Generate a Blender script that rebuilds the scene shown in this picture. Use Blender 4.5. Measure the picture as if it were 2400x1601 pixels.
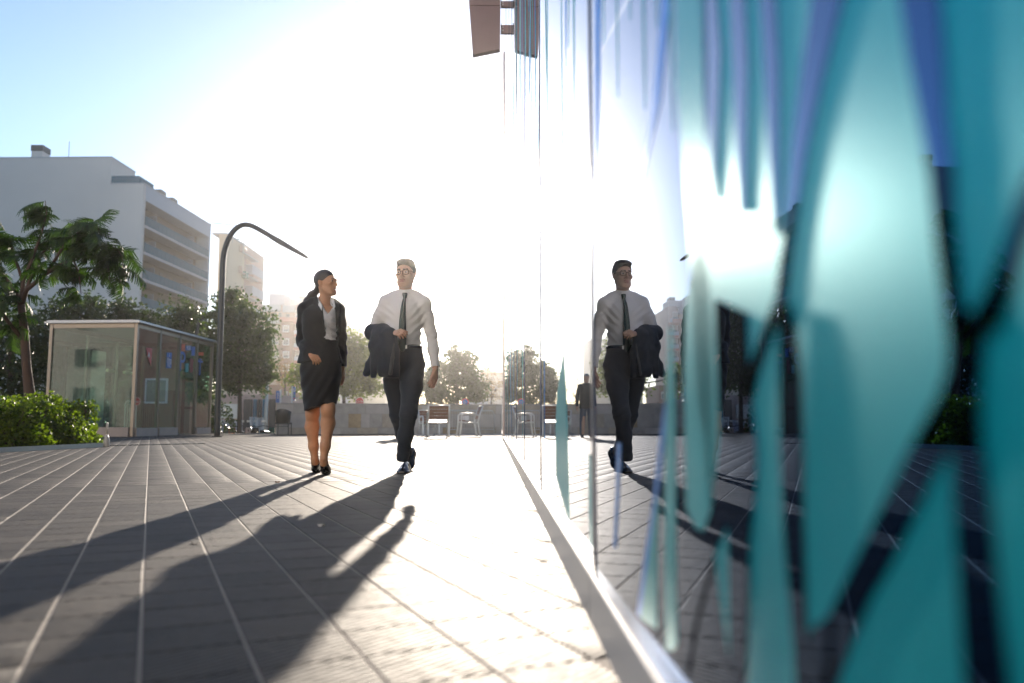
import bpy, bmesh, math, random
import numpy as np
from mathutils import Vector, Matrix, Euler
for _o in list(bpy.data.objects):
    bpy.data.objects.remove(_o, do_unlink=True)
S = bpy.context.scene
COL = S.collection
R = math.radians
random.seed(7)
RNG = np.random.default_rng(11)

# ------------------------------------------------------------------ camera
FPX, CXP, CYP, HZ, CAMH = 1867.0, 1200.0, 800.5, 988.0, 0.43
PITCH = math.atan((HZ - CYP) / FPX)
YAW = math.atan(43.0 / FPX)
cam_d = bpy.data.cameras.new('camera')
cam = bpy.data.objects.new('camera', cam_d)
COL.objects.link(cam)
cam.location = (0, 0, CAMH)
cam.rotation_euler = (math.pi / 2 + PITCH, 0, -YAW)
cam_d.sensor_width = 36.0
cam_d.lens = 36.0 * FPX / 2400.0
cam_d.clip_start = 0.05
cam_d.clip_end = 3000
cam_d.dof.use_dof = True
cam_d.dof.focus_distance = 6.7
cam_d.dof.aperture_fstop = 1.9
cam_d.dof.aperture_blades = 0
S.camera = cam

# ------------------------------------------------------------------ sky and sun
SUN_EL, SUN_AZ = R(15.2), R(-2.1)          # azimuth from +Y, negative to the left
SUNV = Vector((math.sin(SUN_AZ) * math.cos(SUN_EL), math.cos(SUN_AZ) * math.cos(SUN_EL), math.sin(SUN_EL)))
W = bpy.data.worlds.new('World'); S.world = W; W.use_nodes = True
wn, wl = W.node_tree.nodes, W.node_tree.links
wn.clear()
w_out = wn.new('ShaderNodeOutputWorld'); w_bg = wn.new('ShaderNodeBackground')
w_sky = wn.new('ShaderNodeTexSky'); w_sky.sky_type = 'NISHITA'; w_sky.sun_disc = False
w_sky.sun_elevation = SUN_EL; w_sky.sun_rotation = SUN_AZ
w_sky.altitude = 10; w_sky.air_density = 1.0; w_sky.dust_density = 0.3; w_sky.ozone_density = 2.2
w_bg.inputs['Strength'].default_value = 0.078
w_sky.air_density = 0.85
wl.new(w_bg.outputs[0], w_out.inputs['Surface'])
sun_d = bpy.data.lights.new('sun', 'SUN'); sun = bpy.data.objects.new('sun', sun_d); COL.objects.link(sun)
sun_d.energy = 3.5; sun_d.angle = R(0.5); sun_d.color = (1.0, 0.87, 0.72)
sun.rotation_euler = (-SUNV).to_track_quat('-Z', 'Y').to_euler()
sun.location = (0, 10, 30)

# ------------------------------------------------------------------ exposure and render
S.view_settings.view_transform = 'Standard'; S.view_settings.look = 'None'
S.view_settings.exposure = 1.62; S.view_settings.gamma = 1.0; S.view_settings.use_curve_mapping = False
S.render.engine = 'CYCLES'
cy = S.cycles
cy.use_denoising = True
cy.max_bounces = 7; cy.diffuse_bounces = 3; cy.glossy_bounces = 4; cy.transmission_bounces = 5
cy.transparent_max_bounces = 12; cy.volume_bounces = 0
cy.caustics_reflective = False; cy.caustics_refractive = False
cy.sample_clamp_indirect = 6.0
cy.use_adaptive_sampling = True; cy.adaptive_threshold = 0.02

# ------------------------------------------------------------------ pixel geometry of the photograph (2400 x 1601)
_RM = Euler((math.pi / 2 + PITCH, 0, -YAW)).to_matrix()
CAMP = Vector((0, 0, CAMH))
def ray(px, py):
    return _RM @ Vector(((px - CXP) / FPX, -(py - CYP) / FPX, -1.0))
def at(px, py, Y):
    d = ray(px, py); return CAMP + d * (Y / d.y)
def onz(px, py, z=0.0):
    d = ray(px, py); return CAMP + d * ((z - CAMH) / d.z)
def onx(px, py, X):
    d = ray(px, py); return CAMP + d * (X / d.x)

# a thin aircraft trail high in the sky
def contrail():
    d0, d1 = ray(798, -40).normalized(), ray(940, 235).normalized()
    n_ = d0.cross(d1).normalized(); e_ = (d1 - d0).normalized()
    tc = wn.new('ShaderNodeTexCoord')
    def mth(op, a, b=None, clamp=False):
        n = wn.new('ShaderNodeMath'); n.operation = op; n.use_clamp = clamp
        for i, q in enumerate((a, b)):
            if q is None: continue
            if isinstance(q, (int, float)): n.inputs[i].default_value = q
            else: wl.new(q, n.inputs[i])
        return n.outputs[0]
    def dt(v):
        n = wn.new('ShaderNodeVectorMath'); n.operation = 'DOT_PRODUCT'; n.inputs[1].default_value = v; wl.new(tc.outputs['Generated'], n.inputs[0]); return n.outputs['Value']
    no = wn.new('ShaderNodeTexNoise'); no.inputs['Scale'].default_value = 90; no.inputs['Detail'].default_value = 4; wl.new(tc.outputs['Generated'], no.inputs['Vector'])
    ta_, tb_ = e_.dot(d0), e_.dot(d1)
    along = mth('DIVIDE', mth('SUBTRACT', dt(e_), ta_), tb_ - ta_)
    wid = mth('ADD', mth('MULTIPLY', mth('SUBTRACT', 1.0, along), 0.0048), 0.0004)
    off = mth('ADD', mth('ABSOLUTE', dt(n_)), mth('MULTIPLY', mth('SUBTRACT', no.outputs['Fac'], 0.5), 0.004))
    band = mth('SUBTRACT', 1.0, mth('DIVIDE', off, wid), True)
    ends = mth('MULTIPLY', mth('SUBTRACT', 1.0, along, True), mth('GREATER_THAN', along, -1.2))
    f = mth('MULTIPLY', mth('MULTIPLY', band, ends), 0.55)
    mx = wn.new('ShaderNodeMix'); mx.data_type = 'RGBA'; mx.inputs['B'].default_value = (9.5, 9.5, 9.5, 1)
    wl.new(f, mx.inputs['Factor']); wl.new(w_sky.outputs[0], mx.inputs['A']); wl.new(mx.outputs['Result'], w_bg.inputs['Color'])
contrail()

# ------------------------------------------------------------------ materials
MATS = {}
def _new(name):
    m = bpy.data.materials.new(name); m.use_nodes = True
    nt = m.node_tree; b = nt.nodes['Principled BSDF']
    MATS[name] = m
    return m, nt, b
def mat(name, col, rough=0.6, metal=0.0, var=0.12, scale=6.0, bump=0.0, bscale=40.0, spec=0.5, trans=0.0, coat=0.0, sheen=0.0, stretch=None, ior=1.5):
    m, nt, b = _new(name)
    N, L = nt.nodes, nt.links
    geo = N.new('ShaderNodeTexCoord')
    src = geo.outputs['Object']
    if stretch:
        mp = N.new('ShaderNodeMapping'); mp.inputs['Scale'].default_value = stretch
        L.new(src, mp.inputs['Vector']); src = mp.outputs[0]
    no = N.new('ShaderNodeTexNoise'); no.inputs['Scale'].default_value = scale; no.inputs['Detail'].default_value = 6; no.inputs['Roughness'].default_value = 0.65
    L.new(src, no.inputs['Vector'])
    mr = N.new('ShaderNodeMapRange'); mr.inputs['From Min'].default_value = 0.3; mr.inputs['From Max'].default_value = 0.7
    mr.inputs['To Min'].default_value = 1 - var; mr.inputs['To Max'].default_value = 1 + var
    L.new(no.outputs['Fac'], mr.inputs['Value'])
    mx = N.new('ShaderNodeVectorMath'); mx.operation = 'SCALE'
    mx.inputs[0].default_value = col[:3]
    L.new(mr.outputs[0], mx.inputs['Scale'])
    L.new(mx.outputs[0], b.inputs['Base Color'])
    rr = N.new('ShaderNodeMapRange'); rr.inputs['From Min'].default_value = 0.3; rr.inputs['From Max'].default_value = 0.7
    rr.inputs['To Min'].default_value = max(0.01, rough * 0.85); rr.inputs['To Max'].default_value = min(1, rough * 1.15)
    L.new(no.outputs['Fac'], rr.inputs['Value']); L.new(rr.outputs[0], b.inputs['Roughness'])
    b.inputs['Metallic'].default_value = metal
    b.inputs['Specular IOR Level'].default_value = spec
    b.inputs['IOR'].default_value = ior
    b.inputs['Coat Weight'].default_value = coat
    b.inputs['Sheen Weight'].default_value = sheen
    if bump > 0:
        n2 = N.new('ShaderNodeTexNoise'); n2.inputs['Scale'].default_value = bscale; n2.inputs['Detail'].default_value = 5
        L.new(src, n2.inputs['Vector'])
        bp = N.new('ShaderNodeBump'); bp.inputs['Strength'].default_value = bump; bp.inputs['Distance'].default_value = 0.01
        L.new(n2.outputs['Fac'], bp.inputs['Height']); L.new(bp.outputs[0], b.inputs['Normal'])
    return m
def leafmat(name, c1, c2, trans=0.45, rough=0.45, scale=1.2):
    m, nt, b = _new(name); N, L = nt.nodes, nt.links
    tc = N.new('ShaderNodeTexCoord')
    no = N.new('ShaderNodeTexNoise'); no.inputs['Scale'].default_value = scale; no.inputs['Detail'].default_value = 4
    L.new(tc.outputs['Object'], no.inputs['Vector'])
    wn_ = N.new('ShaderNodeTexWhiteNoise'); wn_.noise_dimensions = '1D'
    ge = N.new('ShaderNodeNewGeometry'); L.new(ge.outputs['Random Per Island'], wn_.inputs['W'])
    ad = N.new('ShaderNodeMath'); ad.operation = 'ADD'; L.new(no.outputs['Fac'], ad.inputs[0])
    sc = N.new('ShaderNodeMath'); sc.operation = 'MULTIPLY_ADD'; sc.inputs[1].default_value = 0.7; sc.inputs[2].default_value = -0.35
    L.new(wn_.outputs['Value'], sc.inputs[0]); L.new(sc.outputs[0], ad.inputs[1])
    mx = N.new('ShaderNodeMix'); mx.data_type = 'RGBA'
    mx.inputs['A'].default_value = (*c1, 1); mx.inputs['B'].default_value = (*c2, 1)
    L.new(ad.outputs[0], mx.inputs['Factor'])
    L.new(mx.outputs['Result'], b.inputs['Base Color'])
    b.inputs['Roughness'].default_value = rough
    b.inputs['Specular IOR Level'].default_value = 0.4
    tr = N.new('ShaderNodeBsdfTranslucent')
    tv = N.new('ShaderNodeVectorMath'); tv.operation = 'MULTIPLY'; tv.inputs[1].default_value = (1.5, 1.9, 0.5)
    L.new(mx.outputs['Result'], tv.inputs[0]); L.new(tv.outputs[0], tr.inputs['Color'])
    ms = N.new('ShaderNodeMixShader'); ms.inputs[0].default_value = trans
    L.new(b.outputs[0], ms.inputs[1]); L.new(tr.outputs[0], ms.inputs[2])
    L.new(ms.outputs[0], N['Material Output'].inputs['Surface'])
    return m
def thinglass(name, tint=(0.82, 0.93, 0.9), ior=1.5, rough=0.0, dirt=0.06):
    m, nt, b = _new(name); N, L = nt.nodes, nt.links
    N.remove(b)
    tr = N.new('ShaderNodeBsdfTransparent'); tr.inputs[0].default_value = (*tint, 1)
    gl = N.new('ShaderNodeBsdfGlossy'); gl.inputs['Roughness'].default_value = rough
    fr = N.new('ShaderNodeFresnel'); fr.inputs['IOR'].default_value = ior
    ms = N.new('ShaderNodeMixShader')
    mu = N.new('ShaderNodeMath'); mu.operation = 'MULTIPLY'; mu.inputs[1].default_value = 0.55; mu.use_clamp = True
    L.new(fr.outputs[0], mu.inputs[0]); L.new(mu.outputs[0], ms.inputs[0])
    L.new(tr.outputs[0], ms.inputs[1]); L.new(gl.outputs[0], ms.inputs[2])
    df = N.new('ShaderNodeBsdfDiffuse'); df.inputs[0].default_value = (0.5, 0.56, 0.52, 1)
    tc = N.new('ShaderNodeTexCoord'); no = N.new('ShaderNodeTexNoise'); no.inputs['Scale'].default_value = 1.5; no.inputs['Detail'].default_value = 5
    L.new(tc.outputs['Object'], no.inputs['Vector'])
    dm = N.new('ShaderNodeMath'); dm.operation = 'MULTIPLY'; dm.inputs[1].default_value = dirt * 2; L.new(no.outputs['Fac'], dm.inputs[0])
    m2 = N.new('ShaderNodeMixShader'); L.new(dm.outputs[0], m2.inputs[0]); L.new(ms.outputs[0], m2.inputs[1]); L.new(df.outputs[0], m2.inputs[2])
    L.new(m2.outputs[0], N['Material Output'].inputs['Surface'])
    return m

# ------------------------------------------------------------------ mesh helpers
ORG = {}
def _org(o):
    return ORG.get(o.name, Vector((0, 0, 0))) if o is not None else Vector((0, 0, 0))
def mkmesh(name, V, Fc, mats, smooth=False, midx=None):
    me = bpy.data.meshes.new(name)
    V = np.asarray(V, dtype=np.float32).reshape(-1, 3)
    if isinstance(Fc, np.ndarray) and Fc.ndim == 2:
        nf, k = Fc.shape
        me.vertices.add(len(V)); me.vertices.foreach_set('co', V.ravel())
        me.loops.add(nf * k); me.loops.foreach_set('vertex_index', Fc.astype(np.int32).ravel())
        me.polygons.add(nf); me.polygons.foreach_set('loop_start', np.arange(0, nf * k, k, dtype=np.int32))
        me.polygons.foreach_set('loop_total', np.full(nf, k, dtype=np.int32))
    else:
        me.from_pydata([tuple(map(float, v)) for v in V], [], [tuple(f) for f in Fc])
    if not isinstance(mats, (list, tuple)): mats = [mats]
    for m in mats: me.materials.append(m)
    if midx is not None:
        me.polygons.foreach_set('material_index', np.asarray(midx, dtype=np.int32))
    if smooth:
        me.polygons.foreach_set('use_smooth', np.ones(len(me.polygons), dtype=bool))
    me.update(calc_edges=True); me.validate()
    return me
def link(name, me, parent=None, loc=None):
    o = bpy.data.objects.new(name, me); COL.objects.link(o)
    if loc is not None: o.location = loc
    if parent is not None:
        o.parent = parent; ORG[o.name] = _org(parent)
    return o
def tag(o, label=None, cat=None, group=None, kind=None):
    if label: o['label'] = label
    if cat: o['category'] = cat
    if group: o['group'] = group
    if kind: o['kind'] = kind
    return o
def thing(name, label, cat, loc=(0, 0, 0), group=None):
    o = bpy.data.objects.new(name, None); COL.objects.link(o); o.location = loc
    o.empty_display_size = 0.2
    ORG[o.name] = Vector(loc)
    return tag(o, label, cat, group)
def copytree(o, parent=None, loc=None):
    c = o.copy(); COL.objects.link(c)
    if loc is not None: c.location = loc
    if parent is not None: c.parent = parent
    for ch in list(o.children): copytree(ch, c)
    return c

class MB:
    """Collects shapes in world coordinates; build() links them as one mesh."""
    def __init__(s): s.v = []; s.f = []; s.m = []
    def add(s, V, Fc, mi=0):
        b = len(s.v); s.v.extend([tuple(v) for v in V]); s.f.extend([tuple(i + b for i in f) for f in Fc]); s.m.extend([mi] * len(Fc)); return s
    def hexa(s, p, mi=0):
        return s.add(p, [(0, 3, 2, 1), (4, 5, 6, 7), (0, 1, 5, 4), (1, 2, 6, 5), (2, 3, 7, 6), (3, 0, 4, 7)], mi)
    def box(s, x0, x1, y0, y1, z0, z1, mi=0):
        return s.hexa([(x0, y0, z0), (x1, y0, z0), (x1, y1, z0), (x0, y1, z0), (x0, y0, z1), (x1, y0, z1), (x1, y1, z1), (x0, y1, z1)], mi)
    def obox(s, c, size, rz=0.0, rx=0.0, ry=0.0, mi=0):
        M = Euler((rx, ry, rz)).to_matrix(); c = Vector(c); hx, hy, hz = [k / 2 for k in size]
        q = [(-hx, -hy, -hz), (hx, -hy, -hz), (hx, hy, -hz), (-hx, hy, -hz), (-hx, -hy, hz), (hx, -hy, hz), (hx, hy, hz), (-hx, hy, hz)]
        return s.hexa([c + M @ Vector(k) for k in q], mi)
    def beam(s, a, b, w, h=None, up=(0, 0, 1), mi=0):
        a, b = Vector(a), Vector(b); h = h or w; d = (b - a).normalized(); u = Vector(up)
        if abs(d.dot(u)) > 0.98: u = Vector((0, 1, 0))
        sx = d.cross(u).normalized(); sy = sx.cross(d).normalized()
        q = []
        for e in (a, b):
            q += [e - sx * w / 2 - sy * h / 2, e + sx * w / 2 - sy * h / 2, e + sx * w / 2 + sy * h / 2, e - sx * w / 2 + sy * h / 2]
        return s.hexa(q, mi)
    def tube(s, pts, r, n=8, mi=0, caps=True):
        pts = [Vector(p) for p in pts]; k = len(pts)
        rr = r if isinstance(r, (list, tuple)) else [r] * k
        V = []; Fc = []; up = None
        for i, p in enumerate(pts):
            d = (pts[min(i + 1, k - 1)] - pts[max(i - 1, 0)]).normalized()
            if up is None:
                up = Vector((0, 0, 1)) if abs(d.z) < 0.9 else Vector((1, 0, 0))
            sx = d.cross(up).normalized(); sy = sx.cross(d).normalized(); up = sy
            for j in range(n):
                a = 2 * math.pi * j / n
                V.append(p + (sx * math.cos(a) + sy * math.sin(a)) * rr[i])
        for i in range(k - 1):
            for j in range(n):
                Fc.append((i * n + j, i * n + (j + 1) % n, (i + 1) * n + (j + 1) % n, (i + 1) * n + j))
        if caps:
            Fc.append(tuple(range(n - 1, -1, -1))); Fc.append(tuple((k - 1) * n + j for j in range(n)))
        return s.add(V, Fc, mi)
    def prism(s, poly, d, mi=0):
        """poly: 3D points of a planar outline, d: extrusion vector"""
        n = len(poly); P = [Vector(p) for p in poly]; d = Vector(d)
        V = P + [p + d for p in P]
        Fc = [tuple(range(n - 1, -1, -1)), tuple(range(n, 2 * n))] + [(i, (i + 1) % n, n + (i + 1) % n, n + i) for i in range(n)]
        return s.add(V, Fc, mi)
    def build(s, name, mats, parent=None, smooth=False, bevel=0.0, loc=None):
        o_ = _org(parent) if parent is not None else (Vector(loc) if loc is not None else Vector((0, 0, 0)))
        V = [(v[0] - o_.x, v[1] - o_.y, v[2] - o_.z) for v in s.v]
        me = mkmesh(name, V, s.f, mats, smooth, s.m)
        if bevel > 0:
            bm = bmesh.new(); bm.from_mesh(me)
            bmesh.ops.bevel(bm, geom=[e for e in bm.edges], offset=bevel, segments=1, affect='EDGES')
            bm.to_mesh(me); bm.free()
        ob = link(name, me, parent)
        if parent is None and loc is not None:
            ob.location = loc; ORG[ob.name] = Vector(loc)
        return ob
def leafquads(C, D, U, L, Wd):
    """numpy leaf diamonds: centres C, long axis D, side U, length L, width Wd"""
    L = np.asarray(L).reshape(-1, 1); Wd = np.asarray(Wd).reshape(-1, 1)
    V = np.stack([C - D * L / 2, C + U * Wd / 2, C + D * L / 2, C - U * Wd / 2], 1).reshape(-1, 3)
    return V, np.arange(len(V), dtype=np.int32).reshape(-1, 4)
def randdirs(n, rng=RNG):
    d = rng.normal(size=(n, 3)); return d / np.linalg.norm(d, axis=1, keepdims=True)
def perp(D, rng=RNG):
    q = randdirs(len(D), rng); u = np.cross(D, q); return u / (np.linalg.norm(u, axis=1, keepdims=True) + 1e-9)
def textmesh(s, size, depth=0.0):
    cu = bpy.data.curves.new('t', 'FONT'); cu.body = s; cu.size = size; cu.extrude = depth; cu.align_x = 'CENTER'; cu.align_y = 'CENTER'
    ob = bpy.data.objects.new('t', cu); COL.objects.link(ob)
    dg = bpy.context.evaluated_depsgraph_get(); dg.update()
    me = bpy.data.meshes.new_from_object(ob.evaluated_get(dg))
    bpy.data.objects.remove(ob, do_unlink=True); bpy.data.curves.remove(cu)
    me.materials.clear()
    return me
def text_on(name, s, size, c, xdir, m, parent, depth=0.002):
    """lettering standing upright at c, reading along xdir"""
    me = textmesh(s, size, depth); X = Vector(xdir).normalized(); Z = Vector((0, 0, 1)); Nn = X.cross(Z)
    M = Matrix((X, Z, Nn)).transposed().to_4x4(); o_ = _org(parent)
    M.translation = Vector(c) - o_
    me.transform(M); me.materials.append(m)
    return link(name, me, parent)
# ------------------------------------------------------------------ common materials
m_steel = mat('brushed_steel', (0.55, 0.54, 0.52), 0.35, 0.9, 0.06, 8)
m_dark = mat('dark_metal', (0.03, 0.034, 0.038), 0.45, 0.3, 0.1, 5)
m_white = mat('white_paint', (0.78, 0.77, 0.75), 0.55, 0, 0.05, 3)
m_asphalt = mat('asphalt', (0.06, 0.06, 0.062), 0.85, 0, 0.25, 0.8, 0.4, 60)
m_black = mat('black_rubber', (0.012, 0.012, 0.013), 0.6, 0, 0.1, 10)

# ------------------------------------------------------------------ ground
PZ = -0.8                                         # street level behind the plaza
g = MB(); g.add([(-900, -300, PZ), (900, -300, PZ), (900, 1500, PZ), (-900, 1500, PZ)], [(0, 1, 2, 3)])
tag(g.build('ground', m_asphalt), kind='structure')
EDGE = 29.5
m_mortar = mat('mortar', (0.30, 0.265, 0.23), 0.9, 0, 0.18, 3, 0.3, 80)
plaza = MB().box(-60, 12, -40, EDGE, PZ, -0.0022).build('plaza_paving', m_mortar)
tag(plaza, kind='structure')
# the tiles: two joint directions measured in the photograph
TA = R(-23.0)                                     # joints that run away from the viewer
TS = 0.187
ta = Vector((math.sin(TA), math.cos(TA), 0)); tb = Vector((math.cos(TA), -math.sin(TA), 0))
def paving_material():
    m, nt, b = _new('ribbed_tile'); N, L = nt.nodes, nt.links
    ge = N.new('ShaderNodeNewGeometry')
    def mth(op, a, c=None, d=None):
        n = N.new('ShaderNodeMath'); n.operation = op
        for i, q in enumerate((a, c, d)):
            if q is None: continue
            if isinstance(q, (int, float)): n.inputs[i].default_value = q
            else: L.new(q, n.inputs[i])
        return n.outputs[0]
    def dot(v):
        n = N.new('ShaderNodeVectorMath'); n.operation = 'DOT_PRODUCT'; n.inputs[1].default_value = v
        L.new(ge.outputs['Position'], n.inputs[0]); return n.outputs['Value']
    a = mth('FLOOR', mth('DIVIDE', dot(ta), TS)); c = mth('FLOOR', mth('DIVIDE', dot(tb), TS))
    cb = N.new('ShaderNodeCombineXYZ'); L.new(a, cb.inputs[0]); L.new(c, cb.inputs[1])
    wnz = N.new('ShaderNodeTexWhiteNoise'); wnz.noise_dimensions = '2D'; L.new(cb.outputs[0], wnz.inputs['Vector'])
    no = N.new('ShaderNodeTexNoise'); no.inputs['Scale'].default_value = 1.3; no.inputs['Detail'].default_value = 8; no.inputs['Roughness'].default_value = 0.7
    L.new(ge.outputs['Position'], no.inputs['Vector'])
    no3 = N.new('ShaderNodeTexNoise'); no3.inputs['Scale'].default_value = 22; no3.inputs['Detail'].default_value = 5
    L.new(ge.outputs['Position'], no3.inputs['Vector'])
    f = mth('ADD', mth('MULTIPLY', wnz.outputs['Value'], 0.35), mth('ADD', mth('MULTIPLY', no.outputs['Fac'], 0.5), mth('MULTIPLY', no3.outputs['Fac'], 0.35)))
    cr = N.new('ShaderNodeValToRGB'); L.new(f, cr.inputs[0])
    cr.color_ramp.elements[0].position = 0.25; cr.color_ramp.elements[0].color = (0.030, 0.027, 0.025, 1)
    cr.color_ramp.elements[1].position = 0.95; cr.color_ramp.elements[1].color = (0.104, 0.090, 0.078, 1)
    st = N.new('ShaderNodeTexNoise'); st.inputs['Scale'].default_value = 0.45; st.inputs['Detail'].default_value = 9; st.inputs['Roughness'].default_value = 0.75
    L.new(ge.outputs['Position'], st.inputs['Vector'])
    vo = N.new('ShaderNodeTexVoronoi'); vo.inputs['Scale'].default_value = 2.3; L.new(ge.outputs['Position'], vo.inputs['Vector'])
    gum = mth('MULTIPLY', mth('LESS_THAN', vo.outputs['Distance'], 0.045), 0.6)
    sm = N.new('ShaderNodeMapRange'); sm.inputs['From Min'].default_value = 0.38; sm.inputs['From Max'].default_value = 0.62; sm.inputs['To Min'].default_value = 0.62; sm.inputs['To Max'].default_value = 1.12
    L.new(st.outputs['Fac'], sm.inputs['Value'])
    vs = N.new('ShaderNodeVectorMath'); vs.operation = 'SCALE'; L.new(cr.outputs[0], vs.inputs[0]); L.new(mth('SUBTRACT', sm.outputs[0], gum), vs.inputs['Scale'])
    L.new(vs.outputs[0], b.inputs['Base Color'])
    rg = mth('ADD', mth('MULTIPLY', no3.outputs['Fac'], 0.2), mth('ADD', mth('MULTIPLY', no.outputs['Fac'], 0.16), 0.42)); L.new(rg, b.inputs['Roughness'])
    b.inputs['Specular IOR Level'].default_value = 0.13
    # fine ribs pressed into the tiles
    ra = R(38.0)
    ribs = mth('SINE', mth('MULTIPLY', dot((math.cos(ra), -math.sin(ra), 0)), 2 * math.pi / 0.0187))
    h = mth('ADD', mth('MULTIPLY', ribs, 0.5), mth('MULTIPLY', no3.outputs['Fac'], 1.2))
    bp = N.new('ShaderNodeBump'); bp.inputs['Strength'].default_value = 1.0; bp.inputs['Distance'].default_value = 0.0034
    L.new(h, bp.inputs['Height']); L.new(bp.outputs[0], b.inputs['Normal'])
    return m
m_tile = paving_material()
GA, GB = 0.0034, 0.0018                            # half gaps across the two joint families
def tile_verts():
    a, b_, ch, z0, z1 = TS / 2 - GB, TS / 2 - GA, 0.0016, -0.02, 0.0
    lo = [(-b_, -a), (b_, -a), (b_, a), (-b_, a)]; hi = [(-b_ + ch, -a + ch), (b_ - ch, -a + ch), (b_ - ch, a - ch), (-b_ + ch, a - ch)]
    V = [(*p, z0) for p in lo] + [(*p, z1 - ch * 0.6) for p in lo] + [(*p, z1) for p in hi]
    Fc = []
    for r in (0, 4):
        for j in range(4): Fc.append((r + j, r + (j + 1) % 4, r + 4 + (j + 1) % 4, r + 4 + j))
    Fc.append((8, 9, 10, 11))
    # local x along tb, local y along ta
    W_ = [(tb * v[0] + ta * v[1]) + Vector((0, 0, v[2])) for v in V]
    return np.array([tuple(w) for w in W_]), Fc
tv, tf = tile_verts()
tile_me = mkmesh('tile', tv, tf, m_tile)
cells = []
for i in range(-40, 190):
    for j in range(-230, 40):
        c = tb * ((j + 0.5) * TS) + ta * ((i + 0.5) * TS)
        if c.y < 0.3 or c.y > EDGE - 0.12 or c.x > 0.28: continue
        if c.x < -0.85 * c.y - 3.0: continue
        if c.x - 0.1 > 0.7 * c.y: continue
        cells.append(c)
vis = []
for c in cells:
    q = _RM.transposed() @ (c - CAMP)
    if q.z > -0.3: continue
    px = CXP + FPX * q.x / -q.z; py = CYP - FPX * q.y / -q.z
    if -40 < px < 2440 and py < 1680 and c.x < 0.2: vis.append((q.length, c))
vis.sort(key=lambda t: t[0])
near = {id(c) for _, c in vis[:300]}
for _, c in vis[:300]:
    o = link('tile', tile_me, plaza, loc=c)
    o.rotation_euler = (random.uniform(-0.003, 0.003), random.uniform(-0.003, 0.003), 0)
far = [c for c in cells if id(c) not in near]
FV = np.array([tuple(c) for c in far]); nt_ = len(FV)
dz = RNG.uniform(-0.00025, 0.00025, (nt_, 1, 1)) * np.array([0, 0, 1])
AV = (FV[:, None, :] + tv[None] + dz).reshape(-1, 3)
tfa = np.array(tf); AF = (tfa[None] + (np.arange(nt_) * len(tv))[:, None, None]).reshape(-1, 4)
fo = link('tile_field', mkmesh('tile_field', AV, AF, m_tile), plaza); tag(fo, kind='stuff')

# drain grate across the paving
gp = onz(350, 1043)
dr = thing('drain_grate', 'dark slotted metal drain set in the paving before the glass kiosk', 'drain', gp)
gd = (onz(392, 1042) - onz(300, 1044)).normalized()
gs = Vector((-gd.y, gd.x, 0)); Lg = 1.05
MB().prism([gp + gd * -Lg + gs * -0.09 + Vector((0, 0, 0.001)), gp + gd * Lg + gs * -0.09 + Vector((0, 0, 0.001)), gp + gd * Lg + gs * 0.09 + Vector((0, 0, 0.001)), gp - gd * Lg + gs * 0.09 + Vector((0, 0, 0.001))], (0, 0, 0.003)).build('channel', m_black, dr)
for k in range(26):
    c = gp + gd * (-Lg + 0.04 + k * (2 * Lg - 0.08) / 25)
    MB().beam(c - gs * 0.085 + Vector((0, 0, 0.008)), c + gs * 0.085 + Vector((0, 0, 0.008)), 0.035, 0.008).build('bar', m_dark, dr)

# ------------------------------------------------------------------ glass facade on the right
def mirror_material():
    m, nt, b = _new('clear_glass_over_dark'); N, L = nt.nodes, nt.links
    b.inputs['Base Color'].default_value = (0.024, 0.085, 0.20, 1); b.inputs['Roughness'].default_value = 0.008
    b.inputs['Metallic'].default_value = 1.0          # solar control coating
    tc = N.new('ShaderNodeNewGeometry'); no = N.new('ShaderNodeTexNoise'); no.inputs['Scale'].default_value = 0.8; no.inputs['Detail'].default_value = 2
    L.new(tc.outputs['Position'], no.inputs['Vector'])
    bp = N.new('ShaderNodeBump'); bp.inputs['Strength'].default_value = 0.035; bp.inputs['Distance'].default_value = 0.02
    L.new(no.outputs['Fac'], bp.inputs['Height']); L.new(bp.outputs[0], b.inputs['Normal'])
    return m
m_mirror = mirror_material()
m_print = mat('teal_printed_glass', (0.0, 0.30, 0.36), 0.42, 0.5, 0.12, 0.9, spec=0.08)
m_blueprint = mat('blue_printed_glass', (0.0, 0.20, 0.62), 0.42, 0.5, 0.12, 0.9, spec=0.08)
m_plinth = mat('steel_plinth', (0.40, 0.40, 0.41), 0.42, 0.35, 0.08, 2.0, 0.05, 30)
m_ledge = mat('polished_ledge', (0.75, 0.74, 0.72), 0.18, 1.0, 0.04, 4)
GX = 0.232                                          # glass plane
facade = thing('glass_facade', 'long reflective facade of teal printed glass along the right of the plaza', 'glass wall', (GX, 8, 0))
J0, PW, WEND, WTOP = -2.215, 2.0, 17.785, 9.0
TILT = 0.0085
def gx(y):
    """face of the sawtoothed panes at depth y"""
    t = ((y - J0) % PW) / PW
    return GX + TILT * PW * (0.5 - t)
panes = []
y = J0
while y < WEND - 0.01:
    x0, x1 = GX + TILT * PW * 0.5, GX - TILT * PW * 0.5
    ya, yb = y + 0.006, y + PW - 0.006
    b = MB()
    b.hexa([(x0, ya, 0.10), (x0 + 0.03, ya, 0.10), (x1 + 0.03, yb, 0.10), (x1, yb, 0.10), (x0, ya, WTOP), (x0 + 0.03, ya, WTOP), (x1 + 0.03, yb, WTOP), (x1, yb, WTOP)])
    panes.append((y, b.build('pane', m_mirror, facade))); y += PW
def pane_of(yv):
    for y0, o in panes:
        if y0 <= yv < y0 + PW: return o
    return panes[-1][1]
MB().box(GX + 0.035, 9.0, J0, WEND, PZ, WTOP).build('backing_wall', m_black, facade)
y = J0
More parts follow.
